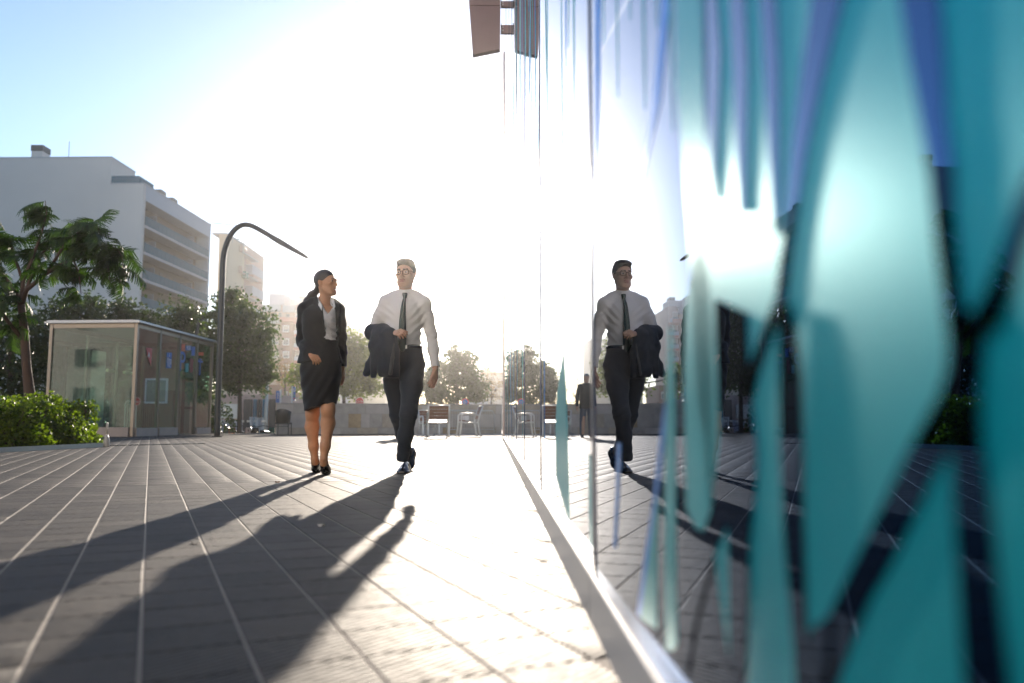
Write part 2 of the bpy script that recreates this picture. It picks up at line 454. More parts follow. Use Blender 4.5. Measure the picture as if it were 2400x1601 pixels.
while y < WEND - 0.01:
    MB().box(GX - 0.022, GX + 0.034, y + 0.003, y + PW - 0.003, -0.004, 0.098).build('plinth', m_plinth, facade, bevel=0.003)
    MB().box(GX - 0.018, GX - 0.004, y + 0.003, y + PW - 0.003, 0.0985, 0.104).build('ledge', m_ledge, facade)
    y += PW
m_joint = mat('joint_profile_metal', (0.03, 0.05, 0.10), 0.35, 0.6, 0.1, 3)
for y0, _p in panes[1:]:
    MB().box(GX - TILT * PW * 0.5 - 0.003, GX + 0.02, y0 - 0.016, y0 + 0.016, 0.105, WTOP).build('joint_profile', m_joint, facade)
MB().box(GX - 0.03, GX + 0.06, WEND, WEND + 0.09, -0.004, WTOP).build('end_post', mat('end_post_metal', (0.55, 0.45, 0.42), 0.4, 0.5, 0.1, 2), facade)
def film(name, pts, layer, m, px=True):
    """printed or clear film lying on the pane; pts are (px,py) read off the photograph or (y,z)"""
    q = []
    for p in pts:
        if px:
            w = onx(p[0], p[1], GX); q.append((w.y, w.z))
        else: q.append(p)
    po = pane_of(sum(a for a, _ in q) / len(q))
    y0 = [yy for yy, o in panes if o is po][0]
    q = [(min(max(a, y0 + 0.008), y0 + PW - 0.008), max(c, 0.13)) for a, c in q]
    off = 0.0012 * layer
    P = [(gx(a) - off, a, c) for a, c in q]
    MB().prism(P, (0.0009, 0, 0)).build(name, m, po)
def strip(name, left, right, layer, m):
    """a band between two edge lines given downwards"""
    def wid(x): return 0.0 if layer < 2 or x < 1690 else (4.0 if x < 1960 else 9.0)
    left = [(x - wid(x), y_) for x, y_ in left]; right = [(x + wid(x), y_) for x, y_ in right]
    film(name, left + right[::-1], layer, m)
def z3(l): return [(1700 + x * 0.5102, y * 0.5102) for x, y in l]
def z4(l): return [(1600 + x * 0.5747, 700 + y * 0.5747) for x, y in l]
def z5(l): return [(1000 + x * 0.3834, 1000 + y * 0.3834) for x, y in l]
# big teal sheet nearest the viewer (y, z) and its upper steps
film('print', [(0.16, 0.14), (0.52, 0.14), (0.60, 0.17), (0.72, 0.16), (0.80, 0.2), (0.83, 0.26), (0.90, 0.45), (0.92, 0.66), (0.96, 0.85), (0.95, 1.2), (0.93, 2.9), (0.16, 2.9)], 1, m_print, px=False)
for uc, ww, zb in ((0.985, 0.05, 0.80), (1.065, 0.042, 0.98), (1.16, 0.036, 0.90), (1.27, 0.030, 1.10), (1.40, 0.026, 1.02), (1.56, 0.020, 1.2)):
    film('print', [(uc, zb), (uc + ww * 0.35, zb + 0.35), (uc + ww * 0.5, 2.9), (uc - ww * 0.5, 2.9), (uc - ww * 0.3, zb + 0.45)], 1, m_print, px=False)
# clear branches over it
strip('clear_branch', z3([(800, -180), (815, 0), (850, 250), (900, 520), (945, 800), (975, 1100), (1000, 1300), (1020, 1480)]) + z4([(1080, 60), (1092, 200), (1085, 300), (1050, 400), (930, 620), (800, 900), (690, 1130), (600, 1300), (540, 1460), (470, 1640)]),
      z3([(940, -180), (955, 0), (975, 250), (985, 520), (1015, 760), (1020, 1000), (1040, 1200), (1060, 1400)]) + z4([(1180, 110), (1200, 200), (1195, 300), (1150, 480), (1080, 590), (1000, 720), (920, 900), (830, 1080), (745, 1230), (660, 1440), (600, 1640)]), 2, m_mirror)
strip('clear_branch', [(2470, 300)] + z3([(1372, 880), (1290, 1150), (1205, 1350), (1130, 1480)]) + z4([(1140, 150)]),
      [(2470, 430)] + z3([(1372, 1065), (1300, 1300), (1215, 1540)]) + z4([(1215, 130), (1195, 260)]), 3, m_mirror)
strip('clear_branch', z4([(1085, 320), (1100, 480), (1112, 600), (1120, 800), (1135, 1050), (1150, 1300), (1170, 1640)]),
      z4([(1195, 300), (1192, 480), (1200, 600), (1222, 760), (1245, 960), (1272, 1250), (1320, 1640)]), 3, m_mirror)
strip('clear_branch', [(1918, -90), (1905, 0), (1885, 150), (1862, 330)] + z3([(285, 1050), (262, 1200), (245, 1370)]) + z4([(365, 60), (290, 260), (245, 400), (205, 560), (200, 585)]),
      [(1988, -90), (1965, 0), (1925, 180), (1885, 360)] + z3([(310, 1050), (290, 1200), (275, 1370)]) + z4([(395, 60), (345, 200), (310, 300), (275, 470), (268, 585)]), 2, m_mirror)
strip('clear_branch', z4([(398, 20), (410, 120), (412, 300), (412, 600), (425, 900), (445, 1150), (468, 1400), (480, 1640)]),
      z4([(430, 20), (458, 130), (482, 320), (492, 600), (492, 900), (500, 1150), (508, 1400), (520, 1640)]), 3, m_mirror)
strip('clear_branch', z4([(140, 0), (150, 300), (155, 580), (140, 740), (132, 840), (90, 1000), (40, 1200), (-10, 1420), (-40, 1640)]),
      z4([(262, 60), (270, 300), (300, 580), (300, 740), (286, 885), (200, 880), (140, 1040), (60, 1330), (30, 1640)]), 2, m_mirror)
strip('clear_branch', z4([(200, 850), (207, 1000), (210, 1300), (215, 1640)]), z4([(290, 850), (275, 1000), (272, 1300), (262, 1640)]), 3, m_mirror)
strip('clear_branch', z4([(545, 1350), (520, 1460), (480, 1640)]), z4([(598, 1300), (600, 1460), (580, 1640)]), 4, m_mirror)
# upper clear spikes between teal
for (xa, xb, ya, yb, xt) in [(1716, 1752, -60, 330, 1738), (1786, 1824, -40, 380, 1815), (1660, 1690, -60, 300, 1672)]:
    strip('clear_spike', [(xa, ya), ((xa + xt) / 2, yb * 0.6), (xt + 4, yb + 170)], [(xb - 10, ya), (xb, yb * 0.4), (xt + 6, yb + 170)], 2, m_mirror)
# teal spikes on the clear part of the glass
for l, r_, m_ in [
    (z5([(832, -440), (800, -200), (792, 0), (795, 300), (860, 590)]), z5([(836, -440), (850, -200), (855, 0), (862, 300), (868, 590)]), m_print),
    (z5([(978, 170), (978, 500), (985, 760), (1040, 850)]), z5([(988, 170), (1030, 520), (1052, 760), (1052, 870)]), m_print),
    (z5([(1186, 100), (1180, 400), (1166, 740)]), z5([(1206, 100), (1196, 400), (1180, 740)]), m_blueprint),
    (z5([(1470, -140), (1440, 100), (1405, 430), (1350, 800), (1305, 1150)]), z5([(1495, -140), (1465, 100), (1425, 430), (1375, 800), (1330, 1170)]), m_blueprint),
    (z5([(1425, 430), (1375, 800), (1330, 1170)]), z5([(1432, 430), (1424, 800), (1422, 1240)]), m_print),
    (z5([(1500, -620), (1482, -320), (1476, 0), (1472, 500), (1470, 1000), (1480, 1370)]), z5([(1504, -620), (1520, -320), (1530, 0), (1532, 500), (1535, 1000), (1545, 1370)]), m_print),
    (z5([(1690, -1300), (1600, -760), (1585, -300), (1595, 200), (1600, 500), (1660, 620)]), z5([(1696, -1300), (1745, -760), (1760, -300), (1765, 200), (1765, 460), (1700, 640)]), m_print),
    ([(1644, -40), (1648, 150), (1656, 340)], [(1690, -40), (1674, 160), (1660, 360)], m_blueprint),
    ([(1560, -40), (1535, 260), (1505, 420)], [(1578, -40), (1552, 240), (1512, 420)], m_blueprint),
    ([(1404, -60), (1402, 300), (1406, 640)], [(1416, -60), (1413, 300), (1410, 640)], m_blueprint)]:
    strip('print', l, r_, 1, m_)
# the pattern goes on down the wall
rr = random.Random(5)
for y0, po in panes[2:]:
    for k in range(20):
        yy = y0 + 0.1 + rr.random() * 1.8; zz = rr.uniform(0.15, 4.2); hh = rr.uniform(0.5, 2.4); ww = rr.uniform(0.02, 0.09); dr_ = rr.uniform(-0.12, 0.12)
        film('print', [(yy, zz), (yy + ww * 0.6 + dr_ * 0.5, zz + hh * 0.45), (yy + dr_, zz + hh), (yy - ww * 0.6 + dr_ * 0.5, zz + hh * 0.45)], 1, rr.choice([m_print, m_print, m_blueprint]), px=False)

# brown metal fin fixed to the facade high up
m_fin = mat('brown_painted_steel', (0.27, 0.17, 0.165), 0.45, 0.1, 0.08, 2, 0.05, 20)
FY = 12.0
fin = thing('metal_fin', 'brown sheet metal blade sign bolted high on the glass facade', 'blade sign', (0, FY, 6))
a0, a1 = at(1108, 128, FY), at(1172, 115, FY)
top0, top1 = at(1100, 14, FY), at(1173, 14, FY)
def fin_panel(p, q, r_, s, y0, th):
    return MB().prism([(p.x, y0, p.z), (q.x, y0, q.z), (r_.x, y0, r_.z), (s.x, y0, s.z)], (0, th, 0))
fin_panel(a0, a1, top1, top0, FY, 0.12).build('panel', m_fin, fin, bevel=0.004)
u0, u1 = at(1099.6, 12.6, FY), at(1173, 12.6, FY); v0, v1 = at(1092, -130, FY), at(1174, -130, FY)
fin_panel(u0, u1, v1, v0, FY, 0.12).build('panel', m_fin, fin, bevel=0.004)
for py0, py1 in ((0, 13), (56, 75)):
    b0, b1 = at(1173.6, py1, FY), at(1173.6, py0, FY)
    MB().box(b0.x, GX + 0.02, FY + 0.03, FY + 0.09, b0.z, b1.z).build('bracket', m_fin, fin)
    for k in range(2):
        zc = b0.z + (b1.z - b0.z) * (0.3 + 0.4 * k)
        MB().tube([(b0.x + 0.035, FY + 0.015, zc), (b0.x + 0.035, FY + 0.03, zc)], 0.008, 8).build('bolt', m_steel, fin)
    MB().tube([(b0.x + 0.012, FY + 0.02, b0.z - 0.025), (b0.x + 0.012, FY + 0.02, b1.z + 0.025)], 0.005, 6).build('pin', m_dark, fin)
# ------------------------------------------------------------------ implicit surfaces for bodies and clothes
f32 = np.float32
def A3(v): return np.array([v[0], v[1], v[2]], dtype=f32)
def nrm(p): return np.sqrt(np.einsum('ij,ij->i', p, p))
def cap(p, a, b, ra, rb=None):
    a, b = A3(a), A3(b); rb = ra if rb is None else rb
    pa = p - a; ba = b - a; h = np.clip(pa @ ba / max(float(ba @ ba), 1e-9), 0, 1)
    return nrm(pa - h[:, None] * ba) - (ra + (rb - ra) * h)
def ell(p, c, r, M=None):
    q = p - A3(c)
    if M is not None: q = q @ np.array(M, dtype=f32)
    r = A3(r); k0 = nrm(q / r); k1 = nrm(q / (r * r))
    return k0 * (k0 - 1.0) / np.maximum(k1, 1e-6)
def rbox(p, c, h, r, M=None):
    q = p - A3(c)
    if M is not None: q = q @ np.array(M, dtype=f32)
    q = np.abs(q) - (A3(h) - r)
    return nrm(np.maximum(q, 0)) + np.minimum(q.max(1), 0) - r
def smin(a, b, k):
    h = np.clip(0.5 + 0.5 * (b - a) / k, 0, 1); return b * (1 - h) + a * h - k * h * (1 - h)
def smax(a, b, k): return -smin(-a, -b, k)
def chain(p, pts, rad, k=0.02):
    d = None
    for i in range(len(pts) - 1):
        e = cap(p, pts[i], pts[i + 1], rad[i], rad[i + 1]); d = e if d is None else smin(d, e, k)
    return d
def _sm(x, xs, ys):
    """smooth interpolation (Catmull-Rom resampled)"""
    xs = np.asarray(xs, float); ys = np.asarray(ys, float)
    if xs[0] > xs[-1]: xs, ys = xs[::-1], ys[::-1]
    t = np.linspace(0, len(xs) - 1, 120); i = np.clip(t.astype(int), 0, len(xs) - 2); f = t - i
    g = lambda a, j: a[np.clip(j, 0, len(a) - 1)]
    def cr(a): 
        p0, p1, p2, p3 = g(a, i - 1), g(a, i), g(a, i + 1), g(a, i + 2)
        return 0.5 * (2 * p1 + (p2 - p0) * f + (2 * p0 - 5 * p1 + 4 * p2 - p3) * f * f + (3 * p1 - p0 - 3 * p2 + p3) * f ** 3)
    return np.interp(x, cr(xs), cr(ys)).astype(f32)
def loft(p, secs, rot=0.0, e=2.0, zcap=True):
    """secs rows: z, cx, cy, rx, ry"""
    s = np.array(sorted(secs)); z = p[:, 2]
    cx, cy_, rx, ry = [_sm(z, s[:, 0], s[:, k]) for k in (1, 2, 3, 4)]
    x, y_ = p[:, 0] - cx, p[:, 1] - cy_
    if rot:
        c, sn = math.cos(rot), math.sin(rot); x, y_ = x * c + y_ * sn, -x * sn + y_ * c
    q = (np.abs(x / rx) ** e + np.abs(y_ / ry) ** e) ** (1 / e)
    d = (q - 1) * np.minimum(rx, ry)
    if zcap: d = np.maximum(d, np.maximum(s[0, 0] - z, z - s[-1, 0]))
    return d
def mesh_sdf(fn, lo, hi, h, pad=2):
    """surface nets of fn over the box lo..hi, evaluated only near the surface"""
    lo = A3(lo) - pad * h; hi = A3(hi) + pad * h; Bk = 8
    n = (np.ceil((hi - lo) / h / Bk).astype(int)) * Bk + 1
    nb = (n - 1) // Bk
    gx_, gy_, gz_ = np.meshgrid(*[np.arange(k) for k in nb], indexing='ij')
    bi = np.stack([gx_.ravel(), gy_.ravel(), gz_.ravel()], 1)
    cen = (lo + (bi * Bk + Bk / 2) * h).astype(f32)
    dc = fn(cen)
    act = np.abs(dc) < Bk * h * 1.55
    V = np.empty(tuple(n), dtype=f32)
    blk = np.where(dc < 0, -1.0, 1.0).reshape(tuple(nb)).astype(f32)
    V[:-1, :-1, :-1] = np.repeat(np.repeat(np.repeat(blk, Bk, 0), Bk, 1), Bk, 2)
    V[-1] = 1; V[:, -1] = 1; V[:, :, -1] = 1
    o = np.stack(np.meshgrid(*[np.arange(Bk)] * 3, indexing='ij'), -1).reshape(-1, 3)
    ab = bi[act]
    for s0 in range(0, len(ab), 400):
        q = (ab[s0:s0 + 400, None, :] * Bk + o[None]).reshape(-1, 3)
        V[q[:, 0], q[:, 1], q[:, 2]] = fn((lo + q * h).astype(f32))
    ins = V < 0
    c8 = [(i, j, k) for i in (0, 1) for j in (0, 1) for k in (0, 1)]
    def sub(a, c): return a[c[0]:a.shape[0] - 1 + c[0], c[1]:a.shape[1] - 1 + c[1], c[2]:a.shape[2] - 1 + c[2]]
    cnt = np.zeros(tuple(n - 1), dtype=np.uint8)
    for c in c8: cnt += sub(ins, c)
    mix = (cnt > 0) & (cnt < 8)
    ids = np.argwhere(mix); idx = np.full(tuple(n - 1), -1, dtype=np.int32); idx[mix] = np.arange(len(ids))
    vals = {c: V[ids[:, 0] + c[0], ids[:, 1] + c[1], ids[:, 2] + c[2]] for c in c8}
    acc = np.zeros((len(ids), 3)); num = np.zeros(len(ids))
    for c in c8:
        for ax in range(3):
            if c[ax]: continue
            d = list(c); d[ax] = 1; d = tuple(d)
            a, b = vals[c], vals[d]; sc = (a < 0) != (b < 0)
            t = np.where(sc, a / np.where(sc, a - b, 1), 0)
            pp = np.tile(np.array(c, float), (len(ids), 1)); pp[:, ax] += t
            acc += pp * sc[:, None]; num += sc
    P = lo + (ids + acc / num[:, None]) * h
    quads = []
    for ax in range(3):
        u, w = (ax + 1) % 3, (ax + 2) % 3
        sl0 = [slice(None)] * 3; sl1 = [slice(None)] * 3; sl0[ax] = slice(0, -1); sl1[ax] = slice(1, None)
        ch = ins[tuple(sl0)] != ins[tuple(sl1)]
        e = np.argwhere(ch)
        e = e[(e[:, u] > 0) & (e[:, w] > 0) & (e[:, u] < n[u] - 1) & (e[:, w] < n[w] - 1)]
        def at_(du, dw):
            q = e.copy(); q[:, u] -= du; q[:, w] -= dw; return idx[q[:, 0], q[:, 1], q[:, 2]]
        f = np.stack([at_(1, 1), at_(0, 1), at_(0, 0), at_(1, 0)], 1)
        flip = ~ins[e[:, 0], e[:, 1], e[:, 2]]
        f[flip] = f[flip][:, ::-1]
        quads.append(f)
    Q = np.concatenate(quads); Q = Q[(Q >= 0).all(1)]
    return P, Q
def wnoise(p, s, seed=0):
    """cheap smooth pseudo noise"""
    r = np.random.default_rng(seed); out = 0
    for k in range(5):
        d = r.normal(size=3); d = (d / np.linalg.norm(d)).astype(f32) * (s * r.uniform(0.7, 1.5))
        out = out + np.sin(p @ d + r.uniform(0, 6.28) + 1.3 * np.sin(p @ (d[::-1] * 0.6)))
    return out / 5
def sdf_part(name, fn, lo, hi, h, mats, parent, midx=None, relax=1):
    P, Q = mesh_sdf(fn, lo, hi, h)
    for _ in range(relax):                                   # light smoothing removes grid steps
        acc = np.zeros_like(P); cn = np.zeros(len(P))
        for k in range(4):
            np.add.at(acc, Q[:, k], P[Q[:, (k + 1) % 4]] + P[Q[:, (k + 3) % 4]]); np.add.at(cn, Q[:, k], 2)
        P = P * 0.5 + 0.5 * acc / np.maximum(cn, 1)[:, None]
    mi = midx(P[Q].mean(1).astype(f32)) if midx else None
    o_ = _org(parent)
    return link(name, mkmesh(name, P - np.array(o_), Q, mats, True, mi), parent)
def rotz(t): c, s = math.cos(t), math.sin(t); return np.array([[c, -s, 0], [s, c, 0], [0, 0, 1]], dtype=f32)
def rotx(t): c, s = math.cos(t), math.sin(t); return np.array([[1, 0, 0], [0, c, -s], [0, s, c]], dtype=f32)
def roty(t): c, s = math.cos(t), math.sin(t); return np.array([[c, 0, s], [0, 1, 0], [-s, 0, c]], dtype=f32)

def hand_fn(p, wrist, d, nrm_, sc=1.0, curl=0.5, thumb=1, spread=0.25):
    """palm with four fingers and a thumb. d: wrist to knuckles, nrm_: out of the back of the hand, thumb: side sign"""
    d = Vector(d).normalized(); n = Vector(nrm_); n = (n - d * n.dot(d)).normalized(); s = n.cross(d) * thumb      # s points to the thumb side
    w = Vector(wrist)
    kn = [w + d * (0.088 * sc) + s * (o * sc) - n * (0.002 + 0.25 * abs(o)) * sc * 0.2 for o in (0.030, 0.010, -0.010, -0.029)]
    D = None
    for k in kn:
        e = cap(p, w + (k - w) * 0.18, k, 0.0135 * sc, 0.0115 * sc); D = e if D is None else smin(D, e, 0.012)
    for i, (k, ln) in enumerate(zip(kn, (0.074, 0.082, 0.076, 0.060))):
        ang = 0.0; q = k; dirv = (d + s * (0.10 * (1.5 - i)) * spread).normalized(); r = (0.0098, 0.0100, 0.0096, 0.0085)[i] * sc
        for seg, fr in enumerate((0.45, 0.31, 0.24)):
            ang += curl * (0.75, 0.9, 0.6)[seg] * (1 + 0.12 * i)
            dd = dirv * math.cos(ang) - n * math.sin(ang); q2 = q + dd * (ln * fr * sc)
            D = smin(D, cap(p, q, q2, r, r * 0.9), 0.004); q = q2; r *= 0.93
    b0 = w + d * 0.022 * sc + s * 0.020 * sc - n * 0.006 * sc
    b1 = w + d * 0.055 * sc + s * 0.047 * sc - n * 0.018 * sc
    b2 = b1 + (d * 0.95 + s * 0.25 - n * (0.3 + 0.4 * curl)).normalized() * 0.033 * sc
    b3 = b2 + (d * 0.98 + s * 0.0 - n * (0.3 + 0.5 * curl)).normalized() * 0.026 * sc
    D = smin(D, cap(p, b0, b1, 0.014 * sc, 0.0115 * sc), 0.012); D = smin(D, cap(p, b1, b2, 0.011 * sc, 0.010 * sc), 0.005); D = smin(D, cap(p, b2, b3, 0.010 * sc, 0.0085 * sc), 0.004)
    return D

def head_fn(q, fem=False, mouth=0.0):
    """q in head coordinates: face towards -y, z up, centre of the head at the origin, skin only"""
    j = 0.92 if fem else 1.0
    d = ell(q, (0, 0.018, 0.035), (0.073, 0.091, 0.082))
    d = smin(d, ell(q, (0, -0.014, -0.025), (0.064 * j, 0.074, 0.088)), 0.03)
    d = smin(d, ell(q, (0, -0.030, -0.080), (0.047 * j, 0.050, 0.036)), 0.03)
    d = smin(d, ell(q, (0, -0.070, -0.101), (0.020 * j, 0.016, 0.015)), 0.025)
    for s in (-1, 1):
        d = smin(d, ell(q, (s * 0.043 * j, -0.056, -0.018), (0.022, 0.022, 0.018)), 0.02)
        d = smin(d, cap(q, (s * 0.058 * j, 0.0, -0.055), (s * 0.030 * j, -0.062, -0.095), 0.012), 0.025)
    d = smin(d, cap(q, (-0.034, -0.079, 0.024), (0.034, -0.079, 0.024), 0.010 if fem else 0.012), 0.018)
    for s in (-1, 1):
        d = smax(d, -ell(q, (s * 0.031, -0.096, 0.006), (0.018, 0.017, 0.011)), 0.012)
        d = smin(d, ell(q, (s * 0.031, -0.0735, 0.005), (0.0145, 0.0125, 0.0100)), 0.004)
        d = smin(d, cap(q, (s * 0.018, -0.0865, 0.0125), (s * 0.045, -0.077, 0.011), 0.0032), 0.004)
    d = smin(d, cap(q, (0, -0.080, 0.018), (0, -0.106, -0.028), 0.0075, 0.0105), 0.012)
    for s in (-1, 1): d = smin(d, ell(q, (s * 0.0115, -0.093, -0.034), (0.0085, 0.011, 0.0085)), 0.008)
    d = smin(d, cap(q, (0, -0.089, -0.045), (0, -0.088, -0.052), 0.006), 0.012)
    mz = -0.060 - 0.012 * mouth
    if mouth > 0: d = smax(d, -ell(q, (0, -0.102, -0.0655), (0.021, 0.026, 0.0085)), 0.004)
    d = smin(d, ell(q, (0, -0.0875, -0.0565), (0.0245, 0.0095, 0.0048)), 0.005)
    d = smin(d, ell(q, (0, -0.0865, mz - 0.0085), (0.0205, 0.0095, 0.0060)), 0.005)
    for s in (-1, 1):
        e = ell(q, (s * 0.0755, 0.016, -0.008), (0.009, 0.018, 0.030), roty(s * 0.22) @ rotx(-0.2))
        e = smax(e, -ell(q, (s * 0.086, 0.012, -0.004), (0.008, 0.010, 0.018)), 0.006)
        d = smin(d, e, 0.010)
    return d
def head_colours(q, fem=False, mouth=0.0):
    """material index by place on the face: 0 skin 1 lips 2 eye white 3 iris 4 brow"""
    mi = np.zeros(len(q), dtype=np.int32)
    mz = -0.060 - 0.012 * mouth
    lips = (ell(q, (0, -0.090, -0.0565), (0.0235, 0.016, 0.0052)) < 0) | (ell(q, (0, -0.090, mz - 0.0085), (0.0195, 0.016, 0.0062)) < 0)
    mi[lips] = 1
    for s in (-1, 1):
        eye = (ell(q, (s * 0.031, -0.085, 0.0045), (0.0115, 0.02, 0.0040)) < 0) & (q[:, 1] < -0.06)
        mi[eye] = 2; mi[eye & (ell(q, (s * 0.031, -0.085, 0.0045), (0.0062, 0.02, 0.0075)) < 0)] = 3
        br = (cap(q, (s * 0.014, -0.092, 0.0275), (s * 0.034, -0.090, 0.0325), 0.0045) < 0.0005) | (cap(q, (s * 0.034, -0.09, 0.0325), (s * 0.052, -0.078, 0.026), 0.003) < 0.0005)
        mi[br & (q[:, 1] < -0.05)] = 4
    if mouth > 0: mi[(ell(q, (0, -0.098, -0.0632), (0.017, 0.026, 0.0036)) < 0) & (q[:, 1] < -0.06) & (mi == 0)] = 2
    return mi
# ------------------------------------------------------------------ people
def skinmat(name, col, blood=(0.55, 0.16, 0.10)):
    m = mat(name, col, 0.5, 0, 0.10, 18, 0.05, 260, 0.4)
    b = m.node_tree.nodes['Principled BSDF']
    b.inputs['Subsurface Weight'].default_value = 0.12; b.inputs['Subsurface Radius'].default_value = (0.012, 0.004, 0.002); b.inputs['Subsurface Scale'].default_value = 0.5
    return m
m_skin_m = skinmat('fair_skin', (0.60, 0.37, 0.27)); m_skin_w = skinmat('tan_skin', (0.52, 0.27, 0.155))
m_lip_m = mat('lips_pale', (0.45, 0.20, 0.17), 0.4); m_lip_w = mat('lips_red', (0.42, 0.11, 0.10), 0.35)
m_eye = mat('eye_white', (0.75, 0.73, 0.70), 0.2, 0, 0.03); m_iris = mat('iris', (0.03, 0.02, 0.015), 0.15, 0, 0.03)
m_hair_m = mat('brown_hair', (0.055, 0.035, 0.024), 0.5, 0, 0.3, 60, 0.5, 220, stretch=(1, 1, 0.15)); m_hair_w = mat('dark_hair', (0.022, 0.012, 0.012), 0.38, 0, 0.3, 60, 0.5, 260, stretch=(1, 0.2, 0.2))
m_shirt = mat('white_cotton', (0.86, 0.86, 0.88), 0.8, 0, 0.03, 4, 0.10, 320, 0.2, sheen=0.2)
for _m in (m_shirt,):                                     # thin cloth lets the low sun glow through
    nt = _m.node_tree; b = nt.nodes['Principled BSDF']; tr = nt.nodes.new('ShaderNodeBsdfTranslucent'); tr.inputs[0].default_value = (0.85, 0.8, 0.76, 1)
    ms = nt.nodes.new('ShaderNodeMixShader'); ms.inputs[0].default_value = 0.12
    nt.links.new(b.outputs[0], ms.inputs[1]); nt.links.new(tr.outputs[0], ms.inputs[2]); nt.links.new(ms.outputs[0], nt.nodes['Material Output'].inputs['Surface'])
m_suit = mat('charcoal_navy_wool', (0.018, 0.026, 0.040), 0.78, 0, 0.15, 5, 0.15, 400, 0.3, sheen=0.12)
m_blackwool = mat('black_wool', (0.012, 0.012, 0.014), 0.75, 0, 0.15, 5, 0.15, 400, 0.3, sheen=0.12)
m_lining = mat('satin_lining', (0.03, 0.036, 0.042), 0.35, 0, 0.1, 6)
m_tie = mat('dark_green_silk', (0.010, 0.035, 0.032), 0.45, 0, 0.08, 40)
m_leather = mat('black_leather', (0.010, 0.010, 0.011), 0.22, 0, 0.1, 12, 0.05, 120, 0.6)
m_patent = mat('patent_leather', (0.008, 0.008, 0.009), 0.08, 0, 0.05, 10, spec=0.7)
m_frame = mat('spectacle_acetate', (0.012, 0.012, 0.013), 0.2, 0, 0.05)
m_lens = thinglass('spectacle_lens', (0.95, 0.97, 0.97), 1.5, 0, 0.0)
def z3p(zx, zy, Y): return at(600 + 0.38265 * zx, 560 + 0.38265 * zy, Y)
def bbox(pts, pad):
    a = np.array([tuple(p) for p in pts]); return a.min(0) - pad, a.max(0) + pad

def shoe_fn(p, heel, toe, L=0.295, lift=0.0, wd=1.0):
    """low lace-up shoe; heel and toe on the sole line"""
    h, t = Vector(heel), Vector(toe); d = (t - h).normalized(); s = d.cross(Vector((0, 0, 1))).normalized(); u = s.cross(d)
    q = (p - A3(h)) @ np.array([s, d, u], dtype=f32).T          # local: x side, y forward, z up
    q[:, 1] /= L / 0.295
    sole = rbox(q, (0, 0.145, 0.012), (0.042 * wd, 0.150, 0.012), 0.011)
    wy = _sm(q[:, 1], [-0.01, 0.05, 0.13, 0.2, 0.26, 0.3], [0.030, 0.036, 0.036, 0.047, 0.040, 0.020]) * wd
    hy = _sm(q[:, 1], [-0.01, 0.04, 0.1, 0.16, 0.22, 0.27, 0.31], [0.070, 0.088, 0.092, 0.078, 0.056, 0.044, 0.022])
    up = (np.sqrt((q[:, 0] / wy) ** 2 + (np.maximum(q[:, 2], 0) / hy) ** 2) - 1) * np.minimum(wy, 0.04)
    up = np.maximum(np.maximum(up, -q[:, 2]), np.maximum(-q[:, 1] - 0.004, q[:, 1] - 0.296))
    sl = (np.abs(q[:, 0]) / (wy + 0.004) - 1) * wy
    sl = np.maximum(np.maximum(sl, np.abs(q[:, 2] - 0.010) - 0.010), np.maximum(-q[:, 1] - 0.006, q[:, 1] - 0.302))
    return smin(up, sl, 0.004)

# ---------------- the man
MY = 6.85
def mz(zx, zy, dy=0.0): return z3p(zx, zy, MY + dy)
UM = 0.38265 * MY / FPX
base = onz(941, 1110)
man = thing('person', 'man in white shirt, glasses and dark tie walking beside the glass facade', 'person', (base.x, base.y + 0.2, 0))
hcM = mz(916, 216, -0.01); HRM = rotz(R(-13.0)) @ rotx(R(3.0)); HSM = 1.06
def hq_m(p): return ((p - A3(hcM)) @ HRM) / HSM
mh = dict(sl=mz(802, 392), el=mz(716, 574, 0.03), wl=mz(838, 578, -0.20), sr=mz(1023, 398), er=mz(1076, 588, 0.05), wr=mz(1098, 782, -0.02))
neckM = mz(914, 352, 0.02)
def man_body(p):
    d = head_fn(hq_m(p)) * HSM
    d = smin(d, cap(p, A3(hcM) + np.array([0, 0.02, -0.06]), neckM, 0.055, 0.062), 0.03)
    d = smin(d, loft(p, [(mz(0, 660).z, mz(905, 660).x, MY, 0.12, 0.09), (mz(0, 480).z, mz(905, 480).x, MY, 0.13, 0.10), (mz(0, 372).z, mz(910, 372).x, MY + 0.01, 0.12, 0.07), (mz(0, 340).z, mz(913, 340).x, MY + 0.02, 0.07, 0.055)]), 0.03)
    for a in ('l', 'r'):
        d = smin(d, chain(p, [mh['s' + a], mh['e' + a], mh['w' + a]], [0.045, 0.036, 0.027]), 0.02)
    d = smin(d, hand_fn(p, mh['wl'] + Vector((0.004, -0.01, 0)), (0.55, -0.75, 0.02), (-0.25, -0.55, 0.55), 1.0, 0.75, 1), 0.015)
    d = smin(d, hand_fn(p, mh['wr'] + Vector((0.0, 0.0, -0.012)), (-0.10, -0.16, -1), (0.72, -0.62, 0), 1.05, 0.30, 1), 0.015)
    for a, b, c in (((955, 770, 0), (935, 1062, -0.2), (897, 1340, -0.10)), ((850, 770, 0.02), (868, 1078, 0.10), (922, 1310, 0.46))):
        d = smin(d, chain(p, [mz(*a), mz(*b), mz(*c)], [0.07, 0.048, 0.034]), 0.02)
    return d
pts = [hcM + Vector((0, 0, 0.15)), mh['wl'], mh['wr'], mz(895, 1365, -0.1), mz(930, 1330, 0.5), mz(690, 600), mz(1110, 700), mz(1090, 905, -0.1)]
lo, hi = bbox(pts, 0.14)
def man_cols(c):
    q = hq_m(c); mi = head_colours(q); mi[nrm(q) > 0.2] = 0; return mi
sdf_part('body', man_body, lo, hi, 0.005, [m_skin_m, m_lip_m, m_eye, m_iris, m_hair_m], man, man_cols)
